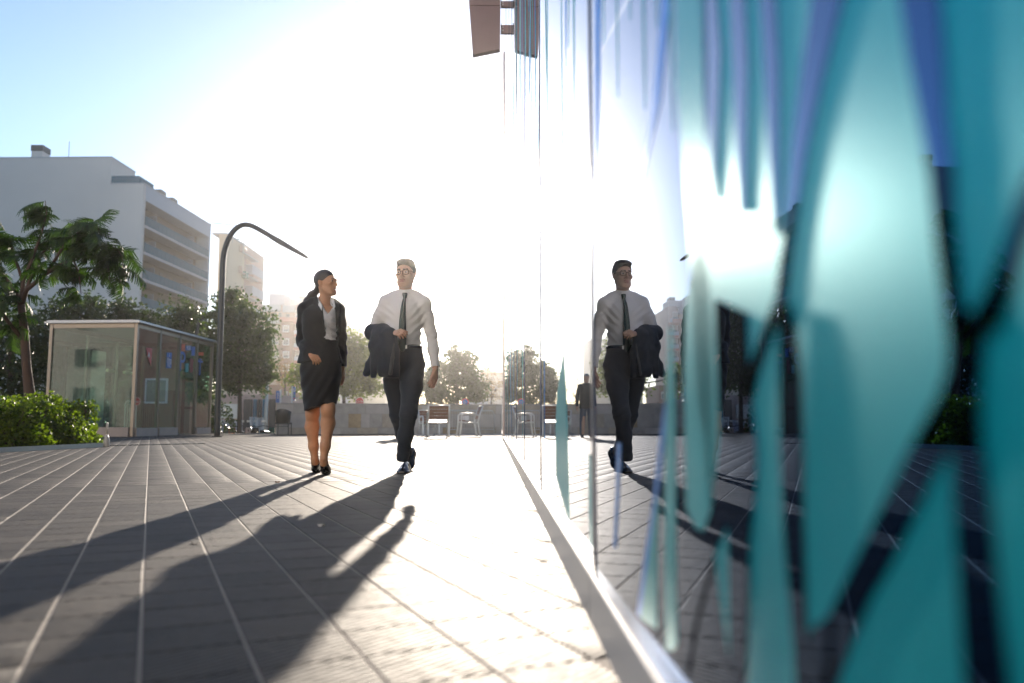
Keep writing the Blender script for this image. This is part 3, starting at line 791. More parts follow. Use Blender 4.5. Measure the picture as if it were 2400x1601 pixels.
def man_hair(p):
    q = hq_m(p); y_ = q[:, 1]
    d = ell(q, (0, 0.020, 0.038), (0.0800, 0.0985, 0.0905))
    d = smin(d, ell(q, (-0.008, -0.050, 0.092), (0.052, 0.040, 0.022)), 0.03)
    d = smin(d, ell(q, (0, 0.02, 0.104), (0.058, 0.07, 0.018)), 0.03)
    hl = np.interp(y_, [-0.12, -0.072, -0.05, -0.02, 0.0, 0.022, 0.04, 0.10], [0.078, 0.074, 0.055, 0.018, -0.012, 0.016, -0.055, -0.075]).astype(f32)
    d = smax(d, (hl - q[:, 2]) * 0.8, 0.006)
    return (d + 0.0012 * np.sin(q[:, 0] * 330 + 3 * np.sin(q[:, 1] * 40)) * np.sin(q[:, 1] * 120)) * HSM
lo, hi = bbox([hcM], 0.16); sdf_part('hair', man_hair, lo, hi, 0.004, m_hair_m, man)
def man_stubble(): pass
# shirt
shS = [(668, 905, 106, 0.112, 0.0), (600, 905, 104, 0.116, 0.0), (520, 905, 110, 0.124, 0.0), (450, 906, 122, 0.130, 0.0), (405, 908, 124, 0.122, 0.01), (372, 911, 112, 0.098, 0.015), (350, 913, 82, 0.078, 0.02), (332, 914, 52, 0.066, 0.02), (312, 914, 45, 0.062, 0.02)]
def man_shirt(p):
    d = loft(p, [(mz(0, zy).z, mz(cx, zy).x, MY + oy, hw * UM, ry) for zy, cx, hw, ry, oy in shS])
    for a, rr_ in (('l', (0.066, 0.054, 0.046)), ('r', (0.063, 0.047, 0.036))):
        S0, E0, W0 = [Vector(mh[k + a]) for k in ('s', 'e', 'w')]
        W1 = W0 + (E0 - W0).normalized() * 0.012
        e = chain(p, [S0, S0.lerp(E0, 0.45), E0, E0.lerp(W1, 0.5), W1], [rr_[0], rr_[0] * 0.93, rr_[1], rr_[1] * 0.98, rr_[2]], 0.03)
        e = np.maximum(e, (p - A3(W1)) @ A3((W0 - E0).normalized()) - 0.002)
        d = smin(d, e, 0.045)
    d = smin(d, chain(p, [mh['sl'], mz(850, 362, 0.02), neckM, mz(975, 362, 0.02), mh['sr']], [0.062, 0.058, 0.06, 0.058, 0.062], 0.03), 0.04)
    # folds: pulled from the armpits, across the belly and along the sleeves
    x, z_ = p[:, 0] - mz(905, 500).x, p[:, 2] - mz(905, 500).z
    w = np.exp(-((np.abs(x) - 0.13) / 0.07) ** 2) * np.exp(-((z_ - 0.02) / 0.13) ** 2)
    d = d + 0.0040 * w * np.sin((z_ * 95 - np.abs(x) * 75) + 1.5 * np.sin(x * 19 + z_ * 13))
    w2 = np.exp(-((z_ + 0.15) / 0.09) ** 2)
    d = d + 0.0032 * w2 * np.sin(z_ * 85 - x * 62 + 1.2 * np.sin(x * 31))
    arm = np.clip((np.abs(x) - 0.16) / 0.04, 0, 1)
    d = d + 0.0018 * arm * np.sin(p[:, 2] * 75 + x * 60 + 2.2 * np.sin(p[:, 2] * 31 + 2))
    d = d + 0.0016 * wnoise(p, 38, 3)
    return np.where(np.abs(x) < 0.165, np.maximum(d, mz(0, 668).z - p[:, 2]), d)
lo, hi = bbox([mz(690, 610, -0.25), mz(1120, 800, 0.15), mz(760, 300, 0.15), mz(905, 300)], 0.09)
sdf_part('shirt', man_shirt, lo, hi, 0.0065, m_shirt, man)
# button placket and collar
def ring_pts(zy, tilt, rx, ry, cx, cyo, a0, a1, n=22):
    return [(mz(cx, zy).x + rx * math.sin(a), MY + cyo - ry * math.cos(a), mz(cx, zy).z + tilt * math.cos(a)) for a in np.linspace(a0, a1, n)]
for sgn in (-1, 1):
    topc = ring_pts(312, -0.014, 0.058, 0.062, 913, 0.012, sgn * 0.10, sgn * math.pi, 14)
    botc = ring_pts(336, -0.016, 0.074, 0.080, 913, 0.010, sgn * 0.10, sgn * math.pi, 14)
    botc[0] = tuple(Vector(mz(913 + sgn * 26, 372, -0.085))); botc[1] = tuple(Vector(mz(913 + sgn * 36, 360, -0.075)))
    topc[0] = tuple(Vector(mz(913 + sgn * 6, 338, -0.066)))
    V = []; Fc = []
    for t_, b_ in zip(topc, botc):
        t_, b_ = Vector(t_), Vector(b_); c0 = Vector((neckM.x, MY + 0.01, t_.z)); o1 = (b_ - Vector((c0.x, c0.y, b_.z))).normalized() * 0.004
        V += [t_, b_ + o1, b_ - o1, t_ - o1 * 1.2]
    for i in range(len(topc) - 1):
        for k in range(4): Fc.append((i * 4 + k, i * 4 + (k + 1) % 4, i * 4 + 4 + (k + 1) % 4, i * 4 + 4 + k))
    Fc.append((0, 1, 2, 3)); Fc.append(tuple(len(V) - 4 + k for k in (3, 2, 1, 0)))
    MB().add(V, Fc).build('collar', m_shirt, man, smooth=False)
def cuff(p):
    W0, E0 = Vector(mh['wr']), Vector(mh['er']); d = (W0 - E0).normalized(); a = W0 - d * 0.055; b = W0 + d * 0.006
    t = (p - A3(a)) @ A3(d); L_ = (b - a).length
    e = nrm(p - A3(a) - t[:, None] * A3(d)) - 0.038
    return np.maximum(np.maximum(e, -(nrm(p - A3(a) - t[:, None] * A3(d)) - 0.030)), np.maximum(-t, t - L_))
lo, hi = bbox([mh['wr']], 0.09); sdf_part('cuff', cuff, lo, hi, 0.004, m_shirt, man)
# tie
def tie_strip():
    rows = [(338, 911, 13, -0.080), (350, 910, 11, -0.092), (362, 909, 8, -0.100), (385, 905, 12, -0.126), (430, 901, 16, -0.143), (500, 897, 20, -0.146), (580, 895, 23, -0.140), (640, 896, 24, -0.134), (670, 897, 24, -0.132), (690, 897, 8, -0.134)]
    V = []; Fc = []
    for zy, cx, hw, dy in rows:
        c = mz(cx, zy, dy); w = hw * UM
        V += [(c.x - w, c.y + 0.006, c.z), (c.x - w * 0.3, c.y - 0.006, c.z), (c.x + w * 0.3, c.y - 0.006, c.z), (c.x + w, c.y + 0.006, c.z), (c.x, c.y + 0.010, c.z)]
    for i in range(len(rows) - 1):
        for k in range(5): Fc.append((i * 5 + k, i * 5 + (k + 1) % 5, i * 5 + 5 + (k + 1) % 5, i * 5 + 5 + k))
    Fc.append((4, 3, 2, 1, 0)); n = len(V); Fc.append((n - 5, n - 4, n - 3, n - 2, n - 1))
    return MB().add(V, Fc)
tie = tie_strip().build('tie', m_tie, man, smooth=True)
kn = []
for zy, hw, dy in ((330, 15, -0.078), (340, 15, -0.094), (354, 12, -0.102), (364, 8, -0.104)):
    c = mz(911, zy, dy); w = hw * UM; kn.append([(c.x - w, c.y + 0.012, c.z), (c.x - w * 0.5, c.y - 0.004, c.z), (c.x + w * 0.5, c.y - 0.004, c.z), (c.x + w, c.y + 0.012, c.z)])
V = [v for r_ in kn for v in r_]; MB().add(V, [(i * 4 + k, i * 4 + (k + 1) % 4, i * 4 + 4 + (k + 1) % 4, i * 4 + 4 + k) for i in range(3) for k in range(4)] + [(3, 2, 1, 0), (12, 13, 14, 15)]).build('tie_knot', m_tie, man, smooth=True)
# trousers
legF = [mz(957, 770, 0.0), mz(952, 900, -0.10), mz(934, 1070, -0.21), mz(916, 1200, -0.17), mz(899, 1338, -0.12)]
legB = [mz(848, 770, 0.02), mz(850, 900, 0.06), mz(870, 1080, 0.09), mz(898, 1200, 0.24), mz(926, 1316, 0.43)]
def man_trousers(p):
    wz = mz(0, 662).z
    d = loft(p, [(mz(0, 660).z, mz(904, 660).x, MY, 113 * UM, 0.116), (mz(0, 720).z, mz(903, 720).x, MY, 120 * UM, 0.128), (mz(0, 790).z, mz(902, 790).x, MY + 0.01, 122 * UM, 0.135), (mz(0, 850).z, mz(902, 850).x, MY + 0.01, 112 * UM, 0.12)])
    f = chain(p, legF, [0.098, 0.090, 0.068, 0.060, 0.054], 0.04)
    b = chain(p, legB, [0.098, 0.088, 0.066, 0.057, 0.050], 0.04)
    for e, l in ((f, legF), (b, legB)):
        pass
    dF = (legF[4] - legF[3]).normalized(); f = np.maximum(f, (p - A3(legF[4])) @ A3(dF) - 0.03)
    dB = (legB[4] - legB[3]).normalized(); b = np.maximum(b, (p - A3(legB[4])) @ A3(dB) - 0.02)
    legs = smin(f, b, 0.015)
    d = smin(d, legs, 0.05)
    z_ = p[:, 2]; x = p[:, 0] - mz(902, 800).x
    kn_ = np.exp(-((z_ - mz(0, 1090).z) / 0.10) ** 2) + 0.9 * np.exp(-((z_ - mz(0, 1290).z) / 0.07) ** 2)
    d = d + 0.0028 * kn_ * np.sin(z_ * 95 + x * 60 + p[:, 1] * 25 + np.sin(z_ * 41))
    hipw = np.exp(-((z_ - mz(0, 800).z) / 0.09) ** 2)
    d = d + 0.005 * hipw * np.sin(z_ * 62 - x * 75 + np.sin(x * 30))
    # pressed crease down the front of each leg
    d = d + 0.0012 * wnoise(p, 40, 9)
    return np.maximum(d, p[:, 2] - wz)
lo, hi = bbox([mz(770, 660, -0.25), mz(1030, 660, 0.2), mz(890, 1365, -0.3), mz(930, 1340, 0.52)], 0.1)
sdf_part('trousers', man_trousers, lo, hi, 0.0075, m_suit, man)
def belt(p):
    d = loft(p, [(mz(0, 672).z, mz(904, 672).x, MY, 117 * UM, 0.120), (mz(0, 650).z, mz(904, 650).x, MY, 115 * UM, 0.118)])
    return d
lo, hi = bbox([mz(770, 672, -0.14), mz(1040, 650, 0.14)], 0.03); sdf_part('belt', belt, lo, hi, 0.0065, m_leather, man)
MB().obox(mz(911, 662, -0.127), (0.04, 0.008, 0.03)).build('buckle', m_steel, man, bevel=0.002)
toeF = onz(941, 1110.5); heelF = Vector((toeF.x + 0.015, toeF.y + 0.30, 0.0))
lo, hi = bbox([toeF, heelF], 0.13)
sdf_part('shoe', lambda p: shoe_fn(p, heelF, toeF, 0.30, wd=1.08), lo, hi, 0.005, m_leather, man)
toeB = Vector((mz(932, 1380, 0.36).x, MY + 0.33, 0.0)); heelB = Vector((toeB.x + 0.015, toeB.y + 0.25, 0.135))
lo, hi = bbox([toeB, heelB], 0.14)
sdf_part('shoe', lambda p: shoe_fn(p, heelB, toeB, 0.29, wd=1.05), lo, hi, 0.005, m_leather, man)
# glasses, in head coordinates
def hw_m(q): return Vector(A3(hcM) + (HRM @ np.array(q, dtype=f32)) * HSM)
gl = MB()
for s in (-1, 1):
    rim = [hw_m((s * 0.034 + 0.025 * math.copysign(abs(math.cos(a)) ** 0.6, math.cos(a)), -0.101 + 0.012 * abs(s * 0.034 + 0.025 * math.cos(a)) / 0.06, 0.004 + 0.018 * math.copysign(abs(math.sin(a)) ** 0.6, math.sin(a)))) for a in np.linspace(0, 2 * math.pi, 20)]
    gl.tube(rim, 0.0022, 6, caps=False)
    gl.tube([hw_m((s * 0.058, -0.090, 0.012)), hw_m((s * 0.074, -0.078, 0.012)), hw_m((s * 0.079, 0.0, 0.010)), hw_m((s * 0.077, 0.03, -0.008))], 0.0022, 6)
gl.tube([hw_m((-0.010, -0.102, 0.010)), hw_m((0, -0.104, 0.012)), hw_m((0.010, -0.102, 0.010))], 0.0022, 6)
glo = gl.build('glasses', m_frame, man, smooth=True)
for s in (-1, 1):
    MB().add([hw_m((s * 0.034 + 0.023 * math.cos(a), -0.100, 0.004 + 0.016 * math.sin(a))) for a in np.linspace(0, 2 * math.pi, 14, endpoint=False)], [tuple(range(14))]).build('lens', m_lens, glo)

# ---------------- suit jacket folded over the man's arm
jk = thing('suit_jacket', 'dark suit jacket draped over the forearm of the man in the white shirt', 'jacket', tuple(mz(790, 800, -0.2)))
def jacket_drape(p):
    Y1 = -0.20
    el_, wr_ = Vector(mh['el']), Vector(mh['wl'])
    d = chain(p, [el_ + Vector((0.0, 0.0, 0.004)), el_.lerp(wr_, 0.5) + Vector((0, 0, 0.008)), wr_ + Vector((-0.02, 0.01, 0.0))], [0.076, 0.068, 0.050], 0.03)
    front = [((735, 590, -0.10), (722, 660, -0.15), (735, 775, -0.17), (718, 842, -0.18), 0.042, 0.022),
             ((760, 590, -0.14), (765, 680, -0.19), (775, 800, -0.21), (765, 830, -0.21), 0.048, 0.026),
             ((800, 590, -0.19), (810, 690, -0.23), (815, 800, -0.23), (818, 838, -0.22), 0.046, 0.030),
             ((838, 590, -0.22), (848, 690, -0.23), (852, 790, -0.22), (858, 840, -0.21), 0.034, 0.026)]
    for a, b, c, e, r0, r1 in front:
        d = smin(d, chain(p, [mz(*a), mz(*b), mz(*c), mz(*e)], [r0, r0 * 1.05, r0 * 0.95, r1], 0.03), 0.03)
    slv = chain(p, [mz(742, 600, -0.02), mz(735, 690, -0.06), mz(700, 770, -0.09), mz(680, 822, -0.11)], [0.05, 0.046, 0.040, 0.034], 0.02)
    d = smin(d, slv, 0.016)
    x, z_ = p[:, 0], p[:, 2]
    d = d + 0.005 * np.sin(x * 58 + 14 * z_ + 1.4 * np.sin(z_ * 17)) * np.clip((mz(0, 600).z - z_) / 0.12, 0, 1) + 0.003 * wnoise(p, 45, 4)
    lay = np.maximum(-(p[:, 2] - mz(0, 858).z) * 0.9, d)
    return lay
lo, hi = bbox([mz(655, 540, -0.05), mz(890, 865, -0.3)], 0.09); sdf_part('cloth', jacket_drape, lo, hi, 0.006, m_suit, jk)
sdf_part('lining', lambda p: smin(cap(p, mz(845, 640, -0.262), mz(836, 730, -0.276), 0.006, 0.014), cap(p, mz(836, 730, -0.276), mz(822, 822, -0.262), 0.014, 0.018), 0.01), A3(mz(800, 850, -0.32)), A3(mz(870, 620, -0.22)), 0.005, m_lining, jk)

# ---------------- the woman
WY = 6.6
def wz(zx, zy, dy=0.0): return z3p(zx, zy, WY + dy)
UW = 0.38265 * WY / FPX
base = onz(749, 1111)
woman = thing('person', 'woman in black suit jacket and pencil skirt turning to look at the man', 'person', (base.x, base.y, 0))
hcW = wz(432, 272, 0.0); HRW = rotz(R(66.0)) @ rotx(R(-4.0)); HSW = 0.95
def hq_w(p): return ((p - A3(hcW)) @ HRW) / HSW
wh = dict(sl=wz(300, 432, 0.0), el=wz(283, 628, 0.09), wl=wz(322, 697, -0.10), sr=wz(500, 436, 0.06), er=wz(518, 600, 0.15), wr=wz(528, 782, 0.12))
neckW = wz(424, 418, 0.02)
lgL = [wz(352, 985, 0.06), wz(346, 1068, 0.06), wz(343, 1150, 0.10), wz(352, 1270, 0.12), wz(360, 1345, 0.13)]
lgR = [wz(438, 970, -0.06), wz(442, 1045, -0.09), wz(441, 1130, -0.06), wz(424, 1270, -0.09), wz(414, 1350, -0.10)]
toeR = onz(761, 1112.5); toeL = onz(737, 1107.5)
def foot_pts(ank, toe): 
    ball = Vector((toe.x + (ank.x - toe.x) * 0.25, toe.y + 0.05, 0.032)); return [ank, Vector((ank.x, ank.y + 0.02, ank.z - 0.03)), ball, toe + Vector((0, 0.01, 0.024))]
ftL, ftR = foot_pts(lgL[4], toeL), foot_pts(lgR[4], toeR)
def woman_body(p):
    d = head_fn(hq_w(p), True, 1.0) * HSW
    d = smin(d, chain(p, [A3(hcW) + np.array([-0.012, 0.015, -0.05]), wz(420, 372, 0.02), neckW], [0.046, 0.043, 0.05]), 0.025)
    d = smin(d, loft(p, [(wz(0, 640).z, wz(398, 640).x, WY, 0.09, 0.075), (wz(0, 520).z, wz(400, 520).x, WY, 0.115, 0.095), (wz(0, 450).z, wz(405, 450).x, WY, 0.12, 0.085), (wz(0, 415).z, wz(415, 415).x, WY + 0.01, 0.09, 0.06)]), 0.03)
    for a in ('l', 'r'):
        d = smin(d, chain(p, [wh['s' + a], wh['e' + a], wh['w' + a]], [0.034, 0.029, 0.022]), 0.02)
    d = smin(d, hand_fn(p, wh['wl'] + Vector((0.004, -0.005, -0.004)), (0.62, -0.52, -0.40), (0.15, -0.62, 0.62), 0.92, 0.62, 1), 0.012)
    d = smin(d, hand_fn(p, wh['wr'] + Vector((0.002, 0, -0.010)), (0.02, -0.12, -1), (0.8, -0.35, 0), 0.90, 0.28, 1), 0.012)
    for l, ft in ((lgL, ftL), (lgR, ftR)):
        d = smin(d, chain(p, l, [0.066, 0.052, 0.0545, 0.038, 0.0275], 0.03), 0.02)
        d = smin(d, cap(p, l[1] + Vector((0, -0.018, 0.0)), l[1] + Vector((0, -0.012, -0.02)), 0.034), 0.03)
        d = smin(d, chain(p, ft, [0.0275, 0.030, 0.031, 0.020], 0.02), 0.02)
    return d
pts = [hcW + Vector((0, 0, 0.13)), wh['wl'], wh['wr'], toeL, toeR, wz(520, 900, 0.1), wh['el'], wz(262, 500), lgL[4] + Vector((0, 0.06, 0))]
lo, hi = bbox(pts, 0.11)
def woman_cols(c):
    q = hq_w(c); mi = head_colours(q, True, 1.0); mi[nrm(q) > 0.2] = 0; return mi
sdf_part('body', woman_body, lo, hi, 0.005, [m_skin_w, m_lip_w, m_eye, m_iris, m_hair_w], woman, woman_cols)
def woman_hair(p):
    q = hq_w(p); y_ = q[:, 1]
    d = ell(q, (0, 0.024, 0.040), (0.0805, 0.099, 0.0885))
    hl = np.interp(y_, [-0.12, -0.072, -0.055, -0.03, -0.005, 0.020, 0.045, 0.10], [0.072, 0.066, 0.052, 0.018, 0.008, 0.014, -0.055, -0.075]).astype(f32)
    d = smax(d, (hl - q[:, 2]) * 0.8, 0.008)
    d = smin(d, ell(q, (0, 0.088, -0.040), (0.030, 0.034, 0.030)), 0.03)
    d = d * HSW
    tail = chain(p, [Vector(A3(hcW) + HRW @ np.array([0, 0.098, -0.05], dtype=f32)), wz(345, 345, 0.08), wz(318, 385, 0.09), wz(298, 430, 0.07), wz(292, 470, 0.06)], [0.026, 0.036, 0.036, 0.026, 0.008], 0.02)
    d = smin(d, tail, 0.02)
    return d + 0.0007 * np.sin(q[:, 2] * 300 + 5 * np.sin(q[:, 1] * 30) + q[:, 0] * 150) + 0.0012 * wnoise(p, 60, 2)
lo, hi = bbox([hcW, wz(300, 480, 0.08)], 0.15); sdf_part('hair', woman_hair, lo, hi, 0.0045, m_hair_w, woman)
TW = R(16.0)                                             # chest turned a little to the right
def woman_blouse(p):
    d = loft(p, [(wz(0, zy).z, wz(cx, zy).x, WY + oy, rx, ry) for zy, cx, rx, ry, oy in
        [(640, 408, 0.118, 0.108, -0.004), (580, 408, 0.120, 0.112, -0.006), (520, 408, 0.126, 0.128, -0.012), (470, 408, 0.124, 0.118, -0.008), (430, 410, 0.115, 0.085, 0.005), (405, 418, 0.068, 0.066, 0.012), (385, 421, 0.055, 0.058, 0.015), (370, 421, 0.052, 0.054, 0.015)]], TW)
    # open neck
    zt = wz(0, 372).z; zb = wz(0, 470).z
    hwid = np.interp(p[:, 2], [zb, zb + 0.03, zt], [0.0, 0.016, 0.060]).astype(f32)
    xc = np.interp(p[:, 2], [zb, zt], [wz(456, 470).x, wz(434, 372).x]).astype(f32)
    cut = np.maximum(np.abs(p[:, 0] - xc) - hwid, p[:, 1] - WY - 0.01)
    cut = np.maximum(cut, zb - p[:, 2])
    d = smax(d, -cut, 0.004)
    x, z_ = p[:, 0] - wz(455, 560).x, p[:, 2] - wz(0, 560).z
    d = d + 0.0055 * np.sin(z_ * 130 + np.abs(x) * 85 + 1.2 * np.sin(x * 70)) * np.exp(-((z_ + 0.02) / 0.14) ** 2) + 0.0015 * wnoise(p, 60, 5)
    return d
lo, hi = bbox([wz(300, 360, -0.16), wz(510, 640, 0.14)], 0.05); sdf_part('blouse', woman_blouse, lo, hi, 0.0055, m_shirt, woman)
for sgn, tip, mid, back in ((-1, (404, 440, -0.132), (372, 368, -0.02), (398, 352, 0.07)), (1, (472, 440, -0.118), (472, 372, -0.03), (446, 352, 0.06))):
    P0 = [wz(*back), wz(mid[0], mid[1] - 6, mid[2]), wz(tip[0] - sgn * 2, 402, tip[2] + 0.04), wz(*tip), wz(tip[0] + sgn * 12, 418, tip[2] + 0.03), wz(mid[0] + sgn * 10, mid[1] + 26, mid[2])]
    MB().prism(P0, (0.004 * sgn, -0.006, 0.003)).build('collar', m_shirt, woman)
bl = MB()
for zy in (492, 535, 578, 612):
    c = wz(461, zy, -0.130); bl.tube([(c.x, c.y - 0.003, c.z), (c.x, c.y + 0.004, c.z)], 0.0055, 8)
bl.build('buttons', m_eye, woman)
def woman_blazer(p):
    d = loft(p, [(wz(0, zy).z, wz(cx, zy).x, WY + oy, rx, ry) for zy, cx, rx, ry, oy in
        [(762, 392, 0.188, 0.150, 0.010), (700, 392, 0.165, 0.140, 0.004), (640, 396, 0.142, 0.124, 0.0), (580, 398, 0.146, 0.128, 0.0), (510, 400, 0.156, 0.142, -0.006), (455, 402, 0.158, 0.130, 0.0), (425, 406, 0.140, 0.102, 0.010), (400, 412, 0.095, 0.082, 0.018), (375, 414, 0.068, 0.070, 0.025)]], TW)
    for a in ('l', 'r'):
        S0, E0, W0 = [Vector(wh[k + a]) for k in ('s', 'e', 'w')]; W1 = W0
        e = chain(p, [S0, S0.lerp(E0, 0.5), E0, E0.lerp(W1, 0.5), W1], [0.058, 0.055, 0.047, 0.044, 0.038], 0.03)
        e = np.maximum(e, (p - A3(W1)) @ A3((W0 - E0).normalized()) - 0.002)
        d = smin(d, e, 0.03)
    d = smin(d, chain(p, [wh['sl'], wz(350, 400, 0.03), neckW + Vector((0, 0.02, 0.0)), wz(465, 402, 0.05), wh['sr']], [0.056, 0.052, 0.05, 0.050, 0.052], 0.03), 0.03)
    # front opening
    zz = p[:, 2]
    zs = [wz(0, k).z for k in (790, 750, 700, 640, 560, 480, 420, 380, 340)]
    xl = np.interp(zz, zs, [wz(k, 600, -0.12).x for k in (372, 398, 416, 426, 424, 412, 394, 380, 372)]).astype(f32)
    xr = np.interp(zz, zs, [wz(k, 600, -0.10).x for k in (530, 520, 506, 494, 490, 488, 484, 478, 474)]).astype(f32)
    cut = np.maximum(np.maximum(xl - p[:, 0], p[:, 0] - xr), p[:, 1] - WY + 0.02)
    d = np.maximum(d, -cut)
    necks = cap(p, wz(424, 300, 0.0), wz(424, 405, -0.01), 0.062)
    d = smax(d, -necks, 0.01)
    x, z_ = p[:, 0], p[:, 2]
    d = d + 0.0030 * np.sin(z_ * 80 + x * 60 + 1.5 * np.sin(z_ * 30)) * np.exp(-((z_ - wh['el'].z) / 0.12) ** 2) + 0.0014 * wnoise(p, 40, 6)
    return d
lo, hi = bbox([wz(240, 370, -0.18), wz(545, 800, 0.2)], 0.06); sdf_part('blazer', woman_blazer, lo, hi, 0.006, [m_blackwool], woman)
# lapels: long turned-back fronts
for side in (-1, 1):
    e = [(374, 352), (384, 392), (400, 440), (416, 500), (425, 560)] if side < 0 else [(470, 372), (480, 400), (486, 440), (489, 500), (491, 555)]
    wd = [12, 34, 44, 34, 4]
    V = []
    for (zx, zy), w in zip(e, wd):
        dy = -0.145 if zy > 460 else (-0.145 + (460 - zy) / 110 * 0.12)
        if side > 0: dy += 0.02
        a, b = wz(zx, zy, dy - 0.006), wz(zx + side * w * (1 if side < 0 else 0.6), zy - 6, dy + 0.006 + 0.0004 * w)
        V += [a, b, b + Vector((0, 0.008, 0)), a + Vector((0, 0.008, 0))]
    MB().add(V, [(i * 4 + k, i * 4 + (k + 1) % 4, i * 4 + 4 + (k + 1) % 4, i * 4 + 4 + k) for i in range(4) for k in range(4)] + [(3, 2, 1, 0), (16, 17, 18, 19)]).build('lapel', m_blackwool, woman)
def woman_skirt(p):
    d = loft(p, [(wz(0, zy).z, wz(cx, zy).x, WY + oy, rx, ry) for zy, cx, rx, ry, oy in
        [(1068, 392, 0.122, 0.150, -0.010), (1000, 393, 0.134, 0.150, -0.005), (930, 395, 0.148, 0.148, 0.0), (850, 396, 0.164, 0.150, 0.004), (780, 397, 0.168, 0.152, 0.008), (710, 399, 0.150, 0.138, 0.004), (660, 402, 0.134, 0.120, 0.0), (620, 404, 0.130, 0.114, -0.002)]], 0.10)
    d = smin(d, chain(p, [lgR[0] + Vector((0, 0.01, 0.1)), lgR[0] + Vector((0, -0.0, -0.12))], [0.08, 0.066]), 0.05)
    zx = (p[:, 0] - wz(310, 1050).x) / (wz(480, 1050).x - wz(310, 1050).x)
    hem = wz(0, 1054).z + (wz(0, 1012).z - wz(0, 1054).z) * np.clip(zx * 1.3, 0, 1.0)
    d = np.maximum(d, hem.astype(f32) - p[:, 2])
    inner = chain(p, lgL[:2], [0.075, 0.070]); inner = np.minimum(inner, chain(p, lgR[:2], [0.074, 0.069]))
    z_, x = p[:, 2], p[:, 0]
    d = d + 0.004 * np.sin(z_ * 45 - x * 70 + np.sin(x * 20)) * np.exp(-((z_ - wz(0, 900).z) / 0.2) ** 2) + 0.0015 * wnoise(p, 40, 8)
    return d
lo, hi = bbox([wz(255, 620, -0.18), wz(535, 1070, 0.18)], 0.05); sdf_part('skirt', woman_skirt, lo, hi, 0.0065, m_blackwool, woman)
for ank, toe in ((lgL[4], toeL), (lgR[4], toeR)):
    ft = foot_pts(ank, toe)
    def pump(p, ft=ft, toe=toe, ank=ank):
        ball, tip = ft[2], ft[3]; hl_ = Vector((ank.x, ank.y + 0.040, ank.z - 0.050))
        d = chain(p, [Vector((ank.x, ank.y + 0.02, ank.z - 0.03)), ball, tip + Vector((0, -0.012, 0))], [0.034, 0.037, 0.024], 0.02)
        d = smin(d, cap(p, hl_, ball, 0.028, 0.036), 0.02)
        tt = np.clip((p[:, 1] - ball.y) / (hl_.y - ball.y), 0, 1)
        zl = ball.z - 0.022 + tt * (hl_.z - ball.z) + 0.030 * np.clip(tt * 1.6 - 0.4, 0, 1)
        d = smax(d, np.minimum(p[:, 1] - (ball.y - 0.012), p[:, 2] - zl - 0.012), 0.004)
        d = np.maximum(d, 0.001 - p[:, 2])
        d = smin(d, cap(p, hl_ + Vector((0, 0.010, -0.015)), Vector((hl_.x, hl_.y + 0.012, 0.006)), 0.013, 0.006), 0.012)
        return d
    lo, hi = bbox([toe, ank + Vector((0, 0.06, 0))], 0.07); sdf_part('shoe', pump, lo, hi, 0.004, m_patent, woman)

# ---------------- older passer-by farther back, seen in the glass
OY = 21.5; ox = GX - (onx(1402, 990, GX).x * 0 + (1402 - 1157) / FPX * OY - GX)
old = thing('person', 'older man in dark coat and jeans standing far back, mirrored in the facade glass', 'person', (ox, OY, 0))
m_jean = mat('blue_denim', (0.06, 0.10, 0.16), 0.8, 0, 0.15, 6); m_coat = mat('dark_coat', (0.02, 0.028, 0.034), 0.8, 0, 0.12, 5); m_grey_hair = mat('grey_hair', (0.4, 0.38, 0.36), 0.6)
def og(x, y_, z_): return Vector((ox + x, OY + y_, z_))
def old_body(p):
    q = (p - A3(og(0, 0, 1.60))) @ rotz(R(40)); d = head_fn(q)
    d = smin(d, cap(p, og(0, 0.01, 1.55), og(0, 0.02, 1.42), 0.055, 0.06), 0.03)
    d = smin(d, loft(p, [(0.9, ox, OY, 0.11, 0.08), (1.38, ox, OY, 0.13, 0.08), (1.45, ox, OY, 0.08, 0.06)]), 0.03)
    d = smin(d, hand_fn(p, og(-0.27, -0.02, 0.86), (-0.1, -0.1, -1), (-0.8, 0.4, 0), 1, 0.4, -1), 0.02); d = smin(d, hand_fn(p, og(0.27, -0.02, 0.86), (0.1, -0.1, -1), (0.8, 0.4, 0), 1, 0.4, 1), 0.02)
    for s in (-1, 1): d = smin(d, chain(p, [og(s * 0.2, 0, 1.38), og(s * 0.25, 0.03, 1.12), og(s * 0.27, -0.02, 0.87)], [0.04, 0.035, 0.028]), 0.02); d = smin(d, chain(p, [og(s * 0.09, 0, 0.9), og(s * 0.1, 0, 0.1)], [0.06, 0.035]), 0.02)
    return d
sdf_part('body', old_body, A3(og(-0.36, -0.2, 0.05)), A3(og(0.36, 0.2, 1.75)), 0.009, [m_skin_m], old)
sdf_part('hair', lambda p: smax(ell(p, og(0, 0.01, 1.635), (0.08, 0.098, 0.095)), (1.62 - p[:, 2]) + (p[:, 1] - OY) * -0.9 - 0.02, 0.01), A3(og(-0.12, -0.15, 1.5)), A3(og(0.12, 0.15, 1.78)), 0.008, m_grey_hair, old)
def old_coat(p):
    d = loft(p, [(0.78, ox, OY, 0.20, 0.14), (1.0, ox, OY, 0.19, 0.135), (1.25, ox, OY, 0.185, 0.13), (1.40, ox, OY, 0.16, 0.10), (1.47, ox, OY, 0.085, 0.075)])
    for s in (-1, 1): d = smin(d, chain(p, [og(s * 0.19, 0, 1.38), og(s * 0.25, 0.03, 1.12), og(s * 0.27, -0.02, 0.88)], [0.065, 0.055, 0.048]), 0.03)
    return d + 0.003 * wnoise(p, 40, 2)
sdf_part('coat', old_coat, A3(og(-0.36, -0.2, 0.76)), A3(og(0.36, 0.2, 1.52)), 0.010, m_coat, old)
